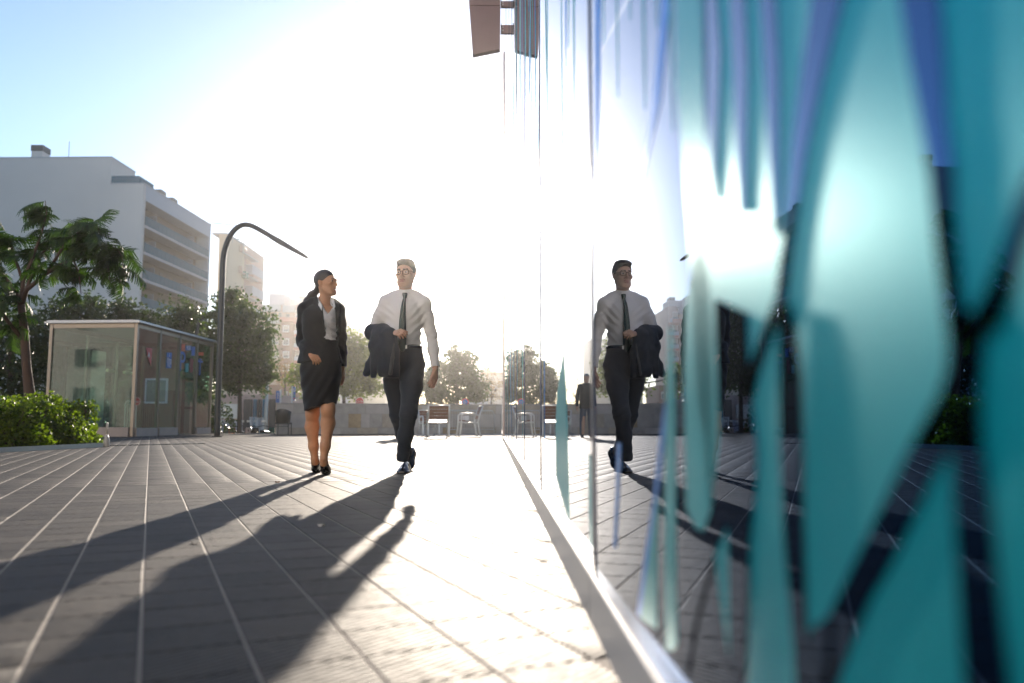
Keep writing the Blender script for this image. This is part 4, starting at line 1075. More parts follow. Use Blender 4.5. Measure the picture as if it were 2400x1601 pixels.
sdf_part('jeans', lambda p: smin(chain(p, [og(-0.085, 0, 0.86), og(-0.10, -0.02, 0.48), og(-0.11, 0.0, 0.09)], [0.095, 0.075, 0.065]), chain(p, [og(0.085, 0, 0.86), og(0.11, 0.04, 0.48), og(0.12, 0.10, 0.09)], [0.095, 0.075, 0.065]), 0.02), A3(og(-0.25, -0.15, 0.03)), A3(og(0.25, 0.25, 0.95)), 0.010, m_jean, old)
for s, yo in ((-1, 0.0), (1, 0.10)):
    hl_ = og(s * 0.115, 0.06 + yo, 0); to_ = og(s * 0.13, -0.22 + yo, 0); lo, hi = bbox([hl_, to_], 0.12)
    sdf_part('shoe', lambda p, a=hl_, b=to_: shoe_fn(p, a, b, 0.285), lo, hi, 0.008, m_leather, old)
# ------------------------------------------------------------------ stone retaining wall at the end of the plaza
m_stones = [mat('limestone_grey', (0.36, 0.34, 0.31), 0.85, 0, 0.2, 3, 0.3, 30), mat('limestone_warm', (0.40, 0.35, 0.28), 0.85, 0, 0.22, 2.5, 0.3, 30), mat('limestone_ochre', (0.36, 0.27, 0.16), 0.85, 0, 0.3, 4, 0.3, 30), mat('limestone_pale', (0.44, 0.41, 0.38), 0.85, 0, 0.15, 2, 0.3, 30)]
wl0 = onz(646, 1018.5); wl1 = onz(1176, 1016.2)
wdir = (wl1 - wl0).normalized(); wnor = Vector((wdir.y, -wdir.x, 0)); WL = (wl1 - wl0).length; WH = at(700, 945, onz(700, 1018).y).z
rw = thing('stone_wall', 'low wall of pale cut stone blocks along the back edge of the plaza', 'wall', wl0)
def wq(u, n, z): return wl0 + wdir * u + wnor * n + Vector((0, 0, z))
def wbox(u0, u1, n0, n1, z0, z1, b=None):
    b = b or MB(); return b.hexa([wq(u0, n0, z0), wq(u1, n0, z0), wq(u1, n1, z0), wq(u0, n1, z0), wq(u0, n0, z1), wq(u1, n0, z1), wq(u1, n1, z1), wq(u0, n1, z1)])
wbox(0.01, WL, -0.35, -0.03, PZ, WH - 0.06).build('core', m_mortar, rw)
rr = random.Random(3); z0 = 0.0
for hgt in (0.22, 0.47, WH - 0.05 - 0.69):
    u = 0.0
    while u < WL - 0.02:
        ln = min(rr.choice([0.3, 0.42, 0.55, 0.7, 0.85]), WL - u)
        wbox(u + 0.004, u + ln - 0.004, -0.05, rr.uniform(-0.006, 0.004), z0 + 0.004, z0 + hgt - 0.004).build('stone', rr.choices(m_stones, [5, 3, 1.2, 3])[0], rw, bevel=0.004)
        u += ln
    z0 += hgt
u = 0.0
while u < WL - 0.02:
    ln = min(1.2, WL - u); wbox(u + 0.003, u + ln - 0.003, -0.37, 0.012, WH - 0.05, WH).build('coping', m_stones[0], rw, bevel=0.004); u += ln

# ------------------------------------------------------------------ curved lamp posts
m_lamp = mat('lamp_grey_paint', (0.030, 0.034, 0.038), 0.4, 0.4, 0.08, 3)
def curved_lamp(label, basept, Y, pts, r0, r1, tiplen):
    t = thing('street_lamp', label, 'street lamp', basept, 'lamps with a bent over arm')
    P = [Vector(basept)] + [at(a, b, Y) for a, b in pts]
    # smooth the bend
    Q = []
    for i in range(len(P) - 1):
        p0, p1, p2, p3 = P[max(i - 1, 0)], P[i], P[i + 1], P[min(i + 2, len(P) - 1)]
        for k in range(5):
            f = k / 5; Q.append(0.5 * (2 * p1 + (p2 - p0) * f + (2 * p0 - 5 * p1 + 4 * p2 - p3) * f * f + (3 * p1 - p0 - 3 * p2 + p3) * f ** 3))
    Q.append(P[-1])
    n = len(Q); MB().tube(Q, [r0 + (r1 - r0) * i / (n - 1) for i in range(n)], 12).build('pole', m_lamp, t, smooth=True)
    e, d = P[-1], (P[-1] - P[-2]).normalized()
    a, b = e - d * 0.08, e + d * tiplen
    up = Vector((0, 0, 1)); s = d.cross(up).normalized(); w = s.cross(d)
    V = []
    for f, wd, th in ((0, 0.07, 0.13), (0.22, 0.15, 0.15), (0.9, 0.13, 0.09), (1.0, 0.07, 0.05)):
        c = a.lerp(b, f); V += [c - s * wd - w * th * 0.55, c + s * wd - w * th * 0.55, c + s * wd * 0.8 + w * th * 0.45, c - s * wd * 0.8 + w * th * 0.45]
    MB().add(V, [(i * 4 + k, i * 4 + (k + 1) % 4, i * 4 + 4 + (k + 1) % 4, i * 4 + 4 + k) for i in range(3) for k in range(4)] + [(3, 2, 1, 0), (12, 13, 14, 15)]).build('luminaire', m_lamp, t)
    MB().tube([Vector(basept) + Vector((0, 0, 0.0)), Vector(basept) + Vector((0, 0, 0.03))], r0 * 1.7, 12).build('base_plate', m_lamp, t)
    MB().obox(Vector(basept) + Vector((0, -r0 * 0.99, 0.55)), (0.07, 0.012, 0.25)).build('hatch', m_lamp, t)
    return t
lb_ = onz(509, 1024.5); LY = lb_.y
curved_lamp('tall dark lamp post with bent over arm standing in front of the kiosk end', lb_, LY,
            [(511.5, 930), (516, 800), (520, 680), (523, 610), (530, 575), (544, 546), (562, 530), (580, 527), (600, 534), (640, 557)], 0.085, 0.068, 1.15)
L2 = 37.0; lb2 = at(458, 1000, L2); lb2 = Vector((lb2.x, L2, PZ))
curved_lamp('smaller bent lamp post farther off, half hidden by dark trees behind the kiosk', lb2, L2, [(459, 900), (461, 800), (464, 765), (472, 747), (486, 738), (500, 740), (520, 749), (548, 762)], 0.085, 0.05, 0.9)

# straight street lamp
SY = 36.0; sb = at(624, 1000, SY); sb = Vector((sb.x, SY, PZ))
sl = thing('street_lamp', 'slim pale grey street lamp with round head beside the round tree', 'street lamp', sb)
m_galv = mat('galvanised_steel', (0.45, 0.46, 0.45), 0.45, 0.7, 0.08, 4)
MB().tube([sb, at(622, 990, SY), at(631, 808, SY)], [0.085, 0.075, 0.055], 10).build('pole', m_galv, sl, smooth=True)
c = at(633, 803, SY)
MB().tube([c + Vector((-0.05, 0, -0.02)), c + Vector((-0.02, 0, 0.06)), c + Vector((0.1, 0, 0.08)), c + Vector((0.16, 0, 0.0))], [0.05, 0.13, 0.13, 0.05], 12).build('lamp_head', m_white, sl, smooth=True)

# ------------------------------------------------------------------ glass kiosk
m_kframe = mat('kiosk_anodised_frame', (0.32, 0.26, 0.205), 0.4, 0.6, 0.12, 3)
m_kdark = mat('kiosk_mullion', (0.16, 0.145, 0.125), 0.4, 0.6, 0.12, 3)
m_kstone = mat('kiosk_stone_base', (0.45, 0.36, 0.30), 0.75, 0, 0.15, 3, 0.2, 30)
m_kglass = thinglass('kiosk_glass', (0.72, 0.86, 0.80), 1.52, 0.0, 0.02)
m_kroof = mat('kiosk_roof_metal', (0.45, 0.45, 0.46), 0.4, 0.6, 0.1, 3)
KC = onz(309, 1023.5); KR = onz(489, 1016.3); KL = at(109, 1000, KC.y + 0.25); KL = Vector((KL.x, KC.y + 0.25, 0))
KH = at(310, 757, KC.y).z
kd = (KR - KC).normalized(); kn_ = (KL - KC).normalized(); KB = KL + (KR - KC)
kio = thing('glass_kiosk', 'glass walled station lift kiosk with pale metal frame behind the bush', 'kiosk', KC)
def kline(px):
    """distance along the long face under the given photo column"""
    best = min(range(0, 2001), key=lambda i: abs(_col(KC + (KR - KC) * (i / 2000)) - px)); return best / 2000
def _col(w):
    q = _RM.transposed() @ (w - CAMP); return CXP + FPX * q.x / -q.z
def kbeam(p, w, z0, z1, m, name='post', d=None):
    MB().prism([Vector(p) + kd * a + kn_ * b + Vector((0, 0, z0)) for a, b in ((-w / 2, -w / 2), (w / 2, -w / 2), (w / 2, w / 2), (-w / 2, w / 2))], (0, 0, z1 - z0)).build(name, m, kio, bevel=0.006)
for p in (KC, KL, KR, KB): kbeam(p, 0.10, 0, KH, m_kframe)
mull = [kline(x) for x in (364, 411, 453)]
for t_ in mull: kbeam(KC + (KR - KC) * t_, 0.10, 0, KH, m_kdark, 'mullion')
for t_ in (0.33, 0.66): kbeam(KB + (KL - KB) * t_, 0.08, 0, KH, m_kframe, 'mullion')
up = Vector((0, 0, 1))
roof = [KC + (-kd - kn_) * 0.16, KR + (kd - kn_) * 0.22, KB + (kd + kn_) * 0.22, KL + (-kd + kn_) * 0.16]
rf = MB().prism([p + up * KH for p in roof], (0, 0, 0.045)).build('roof', m_kroof, kio)
MB().prism([p * 1 + up * (KH + 0.05) for p in [KC + (kd + kn_) * 0.06 - kd * 0.1 - kn_ * 0.1, KR - kn_ * 0.1 + kd * 0.1, KB + kn_ * 0.1 + kd * 0.1, KL + kn_ * 0.1 - kd * 0.1]], (0, 0, 0.04)).build('roof_trim', m_kroof, rf)
for a, b in ((KC, KL), (KC, KR), (KR, KB), (KL, KB)):
    d = (b - a).normalized()
    MB().beam(a + d * 0.062 + up * (KH - 0.07), b - d * 0.062 + up * (KH - 0.07), 0.09, 0.13).build('top_rail', m_kframe, kio)
# bases and panes
def kpane(a, b, z0, z1, name='pane', m=None, th=0.012):
    d = (b - a).normalized(); s = Vector((d.y, -d.x, 0)) * th / 2
    MB().prism([a - s + up * z0, b - s + up * z0, b + s + up * z0, a + s + up * z0], (0, 0, z1 - z0)).build(name, m or m_kglass, kio)
kpane(KC + kn_ * 0.065, KL - kn_ * 0.065, 0.27, KH - 0.14)
kpane(KC + kn_ * 0.065, KL - kn_ * 0.065, 0, 0.265, 'base', m_kstone, 0.2)
kts = [0.0] + mull + [1.0]
for i in range(4):
    a, b = KC + (KR - KC) * kts[i] + kd * 0.055, KC + (KR - KC) * kts[i + 1] - kd * 0.055
    zb = 0.24 if i < 2 else (0.0 if i == 2 else 0.22)
    kpane(a, b, zb + 0.012, KH - 0.14)
    if zb: kpane(a, b, 0, zb, 'base', m_kstone, 0.2)
kpane(KR + kn_ * 0.065, KB - kn_ * 0.065, 0.02, KH - 0.14); kpane(KL + kd * 0.065, KB - kd * 0.065, 0.25, KH - 0.14); kpane(KL + kd * 0.065, KB - kd * 0.065, 0, 0.24, 'base', m_kstone, 0.2)
# lift shaft and fittings inside
m_lift = mat('lift_pale_panel', (0.55, 0.57, 0.53), 0.5, 0, 0.08, 2); m_liftd = mat('lift_dark_frame', (0.05, 0.07, 0.08), 0.4, 0.3, 0.1, 3)
def kin(t, s): return KC + (KR - KC) * t + kn_ * s
kw = (KL - KC).length
MB().prism([kin(0.80, 0.55), kin(0.97, 0.55), kin(0.97, 1.35), kin(0.80, 1.35)], (0, 0, KH - 0.35)).build('lift_shaft', m_lift, kio)
for z_ in (0.9, 1.9, 2.6): MB().beam(kin(0.78, 0.5) + up * z_, kin(0.99, 0.5) + up * z_, 0.07, 0.09).build('lift_frame', m_liftd, kio)
for t_ in (0.79, 0.98): MB().beam(kin(t_, 0.48) + up * 0.0, kin(t_, 0.48) + up * (KH - 0.3), 0.09, 0.07).build('lift_frame', m_liftd, kio)
MB().prism([kin(0.56, 0.25), kin(0.66, 0.25), kin(0.66, 0.75), kin(0.56, 0.75)], (0, 0, 1.45)).build('ticket_machine', mat('machine_grey', (0.25, 0.25, 0.26), 0.45, 0.3), kio, bevel=0.01)
MB().prism([kin(0.575, 0.245), kin(0.645, 0.245), kin(0.645, 0.25), kin(0.575, 0.25)], (0, 0, 0.30)).build('machine_panel', m_liftd, kio).location.z = 1.05
for i, t_ in enumerate((0.1, 0.35, 0.6)): MB().beam(kin(0.97, 0.7 + i * 0.9), kin(0.97, 0.7 + i * 0.9) + up * (KH - 0.14), 0.07).build('inner_post', m_kframe, kio)
for (a, b) in ((0.30, 0.40), (0.12, 0.18)):
    MB().tube([kin(a, 1.2) + up * 1.95, kin(b, 1.2) + up * 1.95], 0.05, 8).build('tube_light', mat('warm_tube', (0.75, 0.65, 0.4), 0.4), kio)
# stair railing and crowd barrier inside
brr = MB(); 
for s_ in (0.32,):
    p0, p1 = kin(0.03, s_), kin(0.36, s_)
    brr.tube([p0 + up * 0.06, p0 + up * 0.95, p0.lerp(p1, 0.04) + up * 1.02, p0.lerp(p1, 0.96) + up * 1.02, p1 + up * 0.95, p1 + up * 0.06], 0.02, 6)
    for k in range(1, 14):
        q = p0.lerp(p1, k / 14); brr.tube([q + up * 0.12, q + up * 1.0], 0.008, 5)
    brr.tube([p0 + up * 0.12, p1 + up * 0.12], 0.014, 6)
brr.build('barrier', m_galv, kio)
# notices and lettering on the panes
m_red = mat('sign_red', (0.50, 0.035, 0.04), 0.4); m_blue = mat('sign_blue', (0.015, 0.12, 0.42), 0.4); m_teal2 = mat('sign_teal', (0.02, 0.28, 0.30), 0.4); m_maroon = mat('sign_maroon', (0.22, 0.03, 0.04), 0.4); m_orange = mat('sign_orange', (0.65, 0.10, 0.03), 0.4)
kout = Vector((kd.y, -kd.x, 0))
if kout.dot(CAMP - KC) < 0: kout = -kout
def ksign(px0, px1, py0, py1, m, name='notice', off=0.02, poly=None):
    t0, t1 = kline(px0), kline(px1); a, b = KC + (KR - KC) * t0, KC + (KR - KC) * t1
    def zz(p, py): return at(_col(p), py, p.y).z
    P = [(a, py1), (b, py1), (b, py0), (a, py0)] if poly is None else [(KC + (KR - KC) * kline(x), y_) for x, y_ in poly]
    MB().prism([p + kout * off + up * zz(p, q) for p, q in P], kout * 0.004).build(name, m, kio)
    return a.lerp(b, 0.5), (zz(a, (py0 + py1) / 2) + zz(b, (py0 + py1) / 2)) / 2
# zoom of the kiosk: 220 px wide to 1232
def kz(x, y): return 300 + x * 0.1786, 750 + y * 0.1786
def kzs(x0, x1, y0, y1, m, **k):
    (a, c), (b, d) = kz(x0, y0), kz(x1, y1); return ksign(a, b, c, d, m, **k)
ksign(0, 1, 0, 1, m_red, poly=[kz(252, 610), kz(256, 375), kz(172, 362), kz(200, 480)])
c, z_ = (KC + (KR - KC) * kline(kz(213, 0)[0])), None
text_on('lettering', 'A', 0.22, c + kout * 0.03 + up * at(_col(c), kz(0, 462)[1], c.y).z, kd, m_white, kio)
for y0, y1, mm_ in ((428, 492, m_blue), (496, 632, m_blue)): kzs(455, 520, y0, y1, mm_)
for i, yy in enumerate((462, 520, 560, 600)):
    c = KC + (KR - KC) * kline(kz(488, 0)[0]); text_on('lettering', ['i', 'Metro', 'R5 R6', 'FGC'][i], [0.16, 0.13, 0.13, 0.13][i], c + kout * 0.03 + up * at(_col(c), kz(0, yy)[1], c.y).z, kd, m_white, kio)
kzs(646, 692, 316, 408, m_orange); kzs(705, 775, 338, 398, m_blue); kzs(783, 826, 350, 468, m_blue); kzs(708, 748, 570, 684, m_teal2)
ksign(0, 1, 0, 1, m_maroon, poly=[kz(770, 690), kz(800, 694), kz(812, 640), kz(806, 600), kz(812, 540), kz(800, 506), kz(768, 504)])
for s_, x, y_, sz, mm_ in (('P', 660, 560, 0.95, m_blue), ('R5E', 738, 368, 0.20, m_white), ('T', 900, 640, 0.75, m_blue), ('T', 900, 560, 0.35, m_blue)):
    c = KC + (KR - KC) * kline(kz(x, 0)[0]); text_on('lettering', s_, sz, c + kout * 0.03 + up * at(_col(c), kz(0, y_)[1], c.y).z, kd, mm_, kio, 0.003)
kzs(876, 942, 424, 466, m_orange)

# ------------------------------------------------------------------ planted bed with bush
m_soil = mat('soil', (0.05, 0.035, 0.025), 0.95, 0, 0.3, 6, 0.5, 30)
bc = onz(238, 1048); bl_ = onz(-60, 1064); 
bdir = (bl_ - bc).normalized(); bn = Vector((bdir.y, -bdir.x, 0))
if bn.y < 0: bn = -bn
bl_ = bc + bdir * 9.0
bed = MB().prism([bc + up * 0.004, bl_ + up * 0.004, bl_ + bn * 4.2 + up * 0.004, bc + bn * 4.2 + up * 0.004], (0, 0, 0.03)).build('planting_bed', m_soil); tag(bed, kind='structure')
kerb = thing('steel_edging', 'thin pale metal edging strip along the front of the bush', 'edging', bc)
MB().beam(bc - bdir * 0.02 - bn * 0.012 + up * 0.035, bl_ - bn * 0.012 + up * 0.035, 0.012, 0.07).build('strip', m_galv, kerb)
MB().beam(bc - bdir * 0.012 + up * 0.035, bc - bdir * 0.012 + bn * 4.2 + up * 0.035, 0.012, 0.07).build('strip', m_galv, kerb)
pp = bc - bdir * 0.10 - bn * 0.02
bo = thing('marker_post', 'short pale post with rounded foot at the corner of the bush', 'bollard', pp)
m_cream = mat('cream_enamel', (0.62, 0.58, 0.52), 0.45, 0, 0.1, 4)
zt = at(240, 990, pp.y).z
MB().tube([pp + up * 0.2, pp + up * (zt * 0.97), pp + up * zt], [0.020, 0.019, 0.010], 10).build('post', m_cream, bo, smooth=True)
MB().tube([pp, pp + up * 0.02, pp + up * 0.10, pp + up * 0.15, pp + up * 0.21], [0.046, 0.052, 0.050, 0.040, 0.02], 14).build('foot', m_cream, bo, smooth=True)
# bush: a lobed mound of small leaves
m_bush = leafmat('bush_leaf', (0.022, 0.045, 0.008), (0.17, 0.20, 0.022), 0.45, 0.5, 2.6)
m_twig = mat('twig_bark', (0.07, 0.045, 0.03), 0.85, 0, 0.2, 8)
def bush(name, label, lobes, n, size, leafm, base, group=None, spread=0.85):
    t = thing(name, label, 'bush', base, group); C = []; rng = np.random.default_rng(len(lobes) * 17 + n)
    tot = sum(r[0] * r[2] for _, r in lobes)
    for c, r in lobes:
        k = int(n * r[0] * r[2] / tot); d = randdirs(k, rng); rad = rng.uniform(0.55, 1.0, (k, 1)) ** 0.5
        rad = rad * (1 + 0.12 * np.sin(d[:, :1] * 9 + c[0] * 3) * np.sin(d[:, 2:3] * 8))
        C.append(np.array(tuple(c)) + d * rad * np.array(r))
    C = np.concatenate(C); C = C[C[:, 2] > 0.03]
    D = randdirs(len(C), rng) + np.array([0, 0, 0.25]); D /= np.linalg.norm(D, axis=1, keepdims=True); U = perp(D, rng)
    L_ = rng.uniform(0.7, 1.3, len(C)) * size
    V, Fq = leafquads(C, D, U, L_, L_ * 0.62)
    link('foliage', mkmesh('foliage', V - np.array(tuple(base)), Fq, leafm), t)
    st = MB()
    for c, r in lobes:
        for k in range(4):
            a = rng.uniform(0, 6.28); st.tube([Vector((c[0], c[1], 0.01)), Vector((c[0] + 0.15 * math.cos(a), c[1] + 0.15 * math.sin(a), c[2])), Vector((c[0] + r[0] * 0.7 * math.cos(a), c[1] + r[1] * 0.7 * math.sin(a), c[2] + r[2] * 0.6))], [0.02, 0.014, 0.006], 5)
    st.build('stem', m_twig, t); return t
YB = bc.y
lob = []
for px, py, yo, rx, rz in ((30, 1000, -1.0, 0.50, 0.40), (85, 992, -0.4, 0.45, 0.44), (150, 1008, 0.15, 0.42, 0.34), (188, 988, 0.75, 0.22, 0.38), (-30, 1000, -1.2, 0.5, 0.4), (60, 985, 0.9, 0.5, 0.42), (120, 975, 0.5, 0.25, 0.40), (120, 1022, -0.15, 0.6, 0.25), (185, 1030, 0.5, 0.36, 0.16), (208, 1038, 0.45, 0.2, 0.08), (30, 1030, -1.15, 0.6, 0.22), (15, 980, 1.4, 0.5, 0.42), (98, 945, 0.2, 0.10, 0.22), (42, 952, -0.3, 0.10, 0.20), (202, 960, 0.75, 0.07, 0.20), (160, 965, 0.4, 0.09, 0.18), (8, 955, -0.8, 0.10, 0.2)):
    c = at(px, py, YB + yo); lob.append((c, (rx, 0.5, rz)))
bush('bush', 'sunlit bright green leafy bush in the bed in front of the kiosk', lob, 15000, 0.068, m_bush, tuple(at(100, 1045, YB)))

# ------------------------------------------------------------------ feathery tree over the bush
m_bark = mat('brown_bark', (0.075, 0.045, 0.032), 0.85, 0, 0.3, 10, 0.5, 40, stretch=(1, 1, 0.3))
m_feather = leafmat('feather_leaf', (0.014, 0.030, 0.008), (0.045, 0.080, 0.014), 0.3, 0.55, 2.0)
FTY = YB + 0.3
ft_b = at(76, 940, FTY); ft_b = Vector((ft_b.x, FTY, 0.02))
ft = thing('feathery_tree', 'small tree with drooping feathery leaves leaning over the bright bush', 'tree', ft_b)
def fz(x, y, dy=0.0): return at(x, y, FTY + dy)
limbs = [([ft_b, fz(70, 930), fz(62, 860), fz(57, 780), fz(50, 715)], [0.10, 0.09, 0.075, 0.07, 0.062]),
         ([fz(50, 715), fz(62, 680), fz(110, 640, -0.1), fz(170, 605, -0.2), (fz(232, 572, -0.25)), fz(250, 600, -0.3), fz(258, 660, -0.35)], [0.05, 0.042, 0.036, 0.030, 0.022, 0.014, 0.006]),
         ([fz(50, 715), fz(54, 660, 0.1), fz(78, 600, 0.15), fz(98, 545, 0.2), fz(109, 500, 0.2), fz(106, 470, 0.2)], [0.045, 0.036, 0.026, 0.018, 0.010, 0.005]),
         ([fz(50, 715), fz(40, 690, 0.2), fz(5, 640, 0.3), fz(-40, 600, 0.3)], [0.045, 0.036, 0.026, 0.016]),
         ([fz(56, 800), fz(20, 755, -0.2), fz(-20, 700, -0.3), fz(-50, 660, -0.3)], [0.04, 0.033, 0.026, 0.018]),
         ([fz(110, 640, -0.1), fz(150, 575, -0.3), fz(200, 530, -0.4), fz(225, 525, -0.4), fz(240, 555, -0.4)], [0.03, 0.022, 0.016, 0.010, 0.005]),
         ([fz(170, 605, -0.2), fz(185, 640, -0.3), fz(190, 690, -0.35)], [0.02, 0.013, 0.006]),
         ([fz(232, 572, -0.25), fz(268, 575, -0.25), fz(286, 600, -0.25), fz(290, 640, -0.25)], [0.02, 0.013, 0.008, 0.004]),
         ([fz(62, 680), fz(90, 600, 0.5), fz(140, 560, 0.7), fz(170, 550, 0.8)], [0.035, 0.025, 0.016, 0.008]),
         ([fz(54, 660, 0.1), fz(30, 590, 0.4), fz(25, 560, 0.6), fz(5, 548, 0.7)], [0.03, 0.022, 0.014, 0.006])]
tk = MB(); 
tk.tube(limbs[0][0], limbs[0][1], 10); tk.build('trunk', m_bark, ft, smooth=True)
for l, r_ in limbs[1:]: MB().tube(l, r_, 8).build('branch', m_bark, ft, smooth=True)
def frond(rng):
    """one compound leaf along +x: a drooping rachis with narrow curved pinnae"""
    V, Fq = [], []
    nP = 13
    for i in range(nP):
        t = 0.12 + 0.88 * i / (nP - 1); x = 0.46 * t; zc = -0.12 * t * t
        for s in (-1, 1):
            ln = 0.23 * (1 - 0.55 * abs(t - 0.4)) * rng.uniform(0.85, 1.15); a = rng.normal(0, 0.10)
            pd = np.array([0.35 + a, s * 0.75, -0.35 + a]); pd /= np.linalg.norm(pd); side = np.cross(pd, [0, 0, 1.0]); side /= np.linalg.norm(side)
            q0 = np.array([x, 0, zc])
            for k in range(4):
                f0, f1 = k / 4, (k + 0.93) / 4; w0 = 0.017 * (1.1 - 0.5 * f0); w1 = 0.017 * (1.1 - 0.6 * f1)
                a0 = q0 + pd * ln * f0 + np.array([0, 0, -0.10 * f0 * f0]); a1 = q0 + pd * ln * f1 + np.array([0, 0, -0.10 * f1 * f1])
                b = len(V); V += [a0 - side * w0, a0 + side * w0, a1 + side * w1 + pd * 0.008, a1 - side * w1 + pd * 0.008]; Fq.append([b, b + 1, b + 2, b + 3])
    return np.array(V), np.array(Fq, dtype=np.int32)
fV, fF = frond(RNG)
frV, frF = [], []; rng = np.random.default_rng(21); nb_ = 0
def put_frond(p, d, droop, scale, roll):
    global nb_
    d = Vector(d).normalized(); s = d.cross(Vector((0, 0, 1)))
    s = s.normalized() if s.length > 0.05 else Vector((0, 1, 0)); u = s.cross(d)
    M = np.array([d, -s * math.cos(roll) + u * math.sin(roll), u * math.cos(roll) + s * math.sin(roll)])
    frV.append((fV * scale) @ M + np.array(tuple(p))); frF.append(fF + nb_); nb_ += len(fV)
for li, (l, r_) in enumerate(limbs[1:]):
    L3 = [Vector(p) for p in l]; seg = len(L3) - 1
    cnt = [34, 24, 30, 22, 26, 14, 20, 24, 22][li]
    for k in range(cnt):
        t = rng.uniform(0.22 if li != 0 else 0.30, 1.0) * seg; i = min(int(t), seg - 1); p = L3[i].lerp(L3[i + 1], t - i)
        d = Vector((rng.normal(-0.35, 0.75), rng.normal(-0.1, 0.75), rng.normal(-0.05, 0.45)))
        if li == 1 and t > 0.72 * seg: d = Vector((-1.0, rng.normal(0, 0.25), rng.normal(-0.05, 0.12)))
        p = p + Vector((rng.normal(0, 0.06), rng.normal(0, 0.10), rng.normal(0, 0.05)))
        put_frond(p, d, 0, rng.uniform(0.5, 0.95), rng.uniform(-0.9, 0.9))
link('crown', mkmesh('crown', np.concatenate(frV) - np.array(tuple(ft_b)), np.concatenate(frF), m_feather), ft)
print('feather quads', nb_ // 4)

# ------------------------------------------------------------------ chairs
m_slat = mat('brown_wood_slat', (0.20, 0.085, 0.045), 0.45, 0, 0.25, 6, 0.1, 40, stretch=(1, 8, 8)); m_alu = mat('cast_aluminium', (0.62, 0.62, 0.60), 0.35, 0.8, 0.08, 6)
def chair(label, loc, rz, scale=1.0):
    t = thing('slatted_chair', label, 'chair', loc, 'slatted plaza chairs'); M = Euler((0, 0, rz)).to_matrix(); Lc = Vector(loc)
    def w(x, y, z): return Lc + M @ (Vector((x, y, z)) * scale)
    for k in range(4):
        y0 = -0.20 + k * 0.115; zz = 0.43 + (0.02 if k == 0 else 0.0) - 0.012 * k
        MB().hexa([w(-0.26, y0, zz), w(0.26, y0, zz), w(0.26, y0 + 0.10, zz - 0.01), w(-0.26, y0 + 0.10, zz - 0.01), w(-0.26, y0, zz + 0.025), w(0.26, y0, zz + 0.025), w(0.26, y0 + 0.10, zz + 0.015), w(-0.26, y0 + 0.10, zz + 0.015)]).build('seat_slat', m_slat, t)
    for k in range(4):
        z0 = 0.50 + k * 0.09; yb = 0.27 + 0.028 * k
        MB().hexa([w(-0.26, yb, z0), w(0.26, yb, z0), w(0.26, yb + 0.022, z0), w(-0.26, yb + 0.022, z0), w(-0.26, yb + 0.026, z0 + 0.082), w(0.26, yb + 0.026, z0 + 0.082), w(0.26, yb + 0.048, z0 + 0.082), w(-0.26, yb + 0.048, z0 + 0.082)]).build('back_slat', m_slat, t)
    MB().tube([w(-0.29, 0.40, 0.865), w(0.29, 0.40, 0.865)], 0.014, 8).build('top_rail', m_alu, t, smooth=True)
    for s in (-1, 1):
        x = s * 0.285
        MB().tube([w(x, -0.30, 0.0), w(x, -0.25, 0.10), w(x, -0.22, 0.40), w(x, -0.22, 0.60), w(x, -0.16, 0.655), w(x, 0.10, 0.655), w(x, 0.30, 0.60)], [0.02, 0.022, 0.022, 0.022, 0.024, 0.024, 0.018], 8).build('arm_frame', m_alu, t, smooth=True)
        MB().tube([w(x, 0.36, 0.0), w(x, 0.31, 0.10), w(x, 0.26, 0.42), w(x, 0.31, 0.62), w(x, 0.40, 0.87)], [0.02, 0.022, 0.022, 0.022, 0.018], 8).build('back_frame', m_alu, t, smooth=True)
        MB().tube([w(x, -0.22, 0.41), w(x, 0.26, 0.39)], 0.02, 8).build('seat_rail', m_alu, t, smooth=True)
    MB().tube([w(-0.285, 0.0, 0.38), w(0.285, 0.0, 0.38)], 0.016, 8).build('cross_bar', m_alu, t, smooth=True)
    return t
c1 = onz(1026, 1024.5); chair('wooden slat chair with its back to the viewer, nearest to the walking man', c1, R(188))
c2 = onz(1000, 1021); chair('wooden slat chair half hidden behind the nearest chair', c2 + Vector((0.05, 0.35, 0)), R(20), 0.9)
c3 = onz(1095, 1023); chair('wooden slat chair turned sideways beside the metal barrier', c3, R(-78))
# dark rattan armchair on its stool legs by the stone wall
ac = onz(663, 1019.5); arm = thing('rattan_armchair', 'dark rattan armchair stacked on a frame at the end of the stone wall', 'chair', ac)
m_rattan = mat('dark_rattan', (0.018, 0.020, 0.020), 0.55, 0, 0.3, 60, 0.4, 120)
Hc = at(660, 957, ac.y).z
V = []; n = 12
for i, (z_, sc) in enumerate(((Hc * 0.42, 0.9), (Hc * 0.75, 1.0), (Hc * 0.98, 1.06))):
    for k in range(n + 1):
        a = math.pi * k / n - math.pi / 2; zz = z_ * (1.0 if i < 2 else (0.90 + 0.10 * math.cos(a) ** 2))
        V.append(ac + Vector((0.24 * sc * math.sin(a), -0.22 * sc * math.cos(a), zz)))
Fc = [(i * (n + 1) + k, i * (n + 1) + k + 1, (i + 1) * (n + 1) + k + 1, (i + 1) * (n + 1) + k) for i in range(2) for k in range(n)]
bk = MB().add(V, Fc).build('back_shell', m_rattan, arm, smooth=True); md = bk.modifiers.new('thick', 'SOLIDIFY'); md.thickness = 0.03
MB().obox(ac + up * (Hc * 0.43) + Vector((0, 0.02, 0)), (0.44, 0.44, 0.06)).build('seat', m_rattan, arm, bevel=0.01)
for sx in (-1, 1):
    for sy in (-1, 1): MB().tube([ac + Vector((sx * 0.22, sy * 0.2, 0)), ac + Vector((sx * 0.21, sy * 0.19, Hc * 0.45 if sy > 0 else Hc * 0.9))], 0.014, 6).build('leg', m_dark, arm)
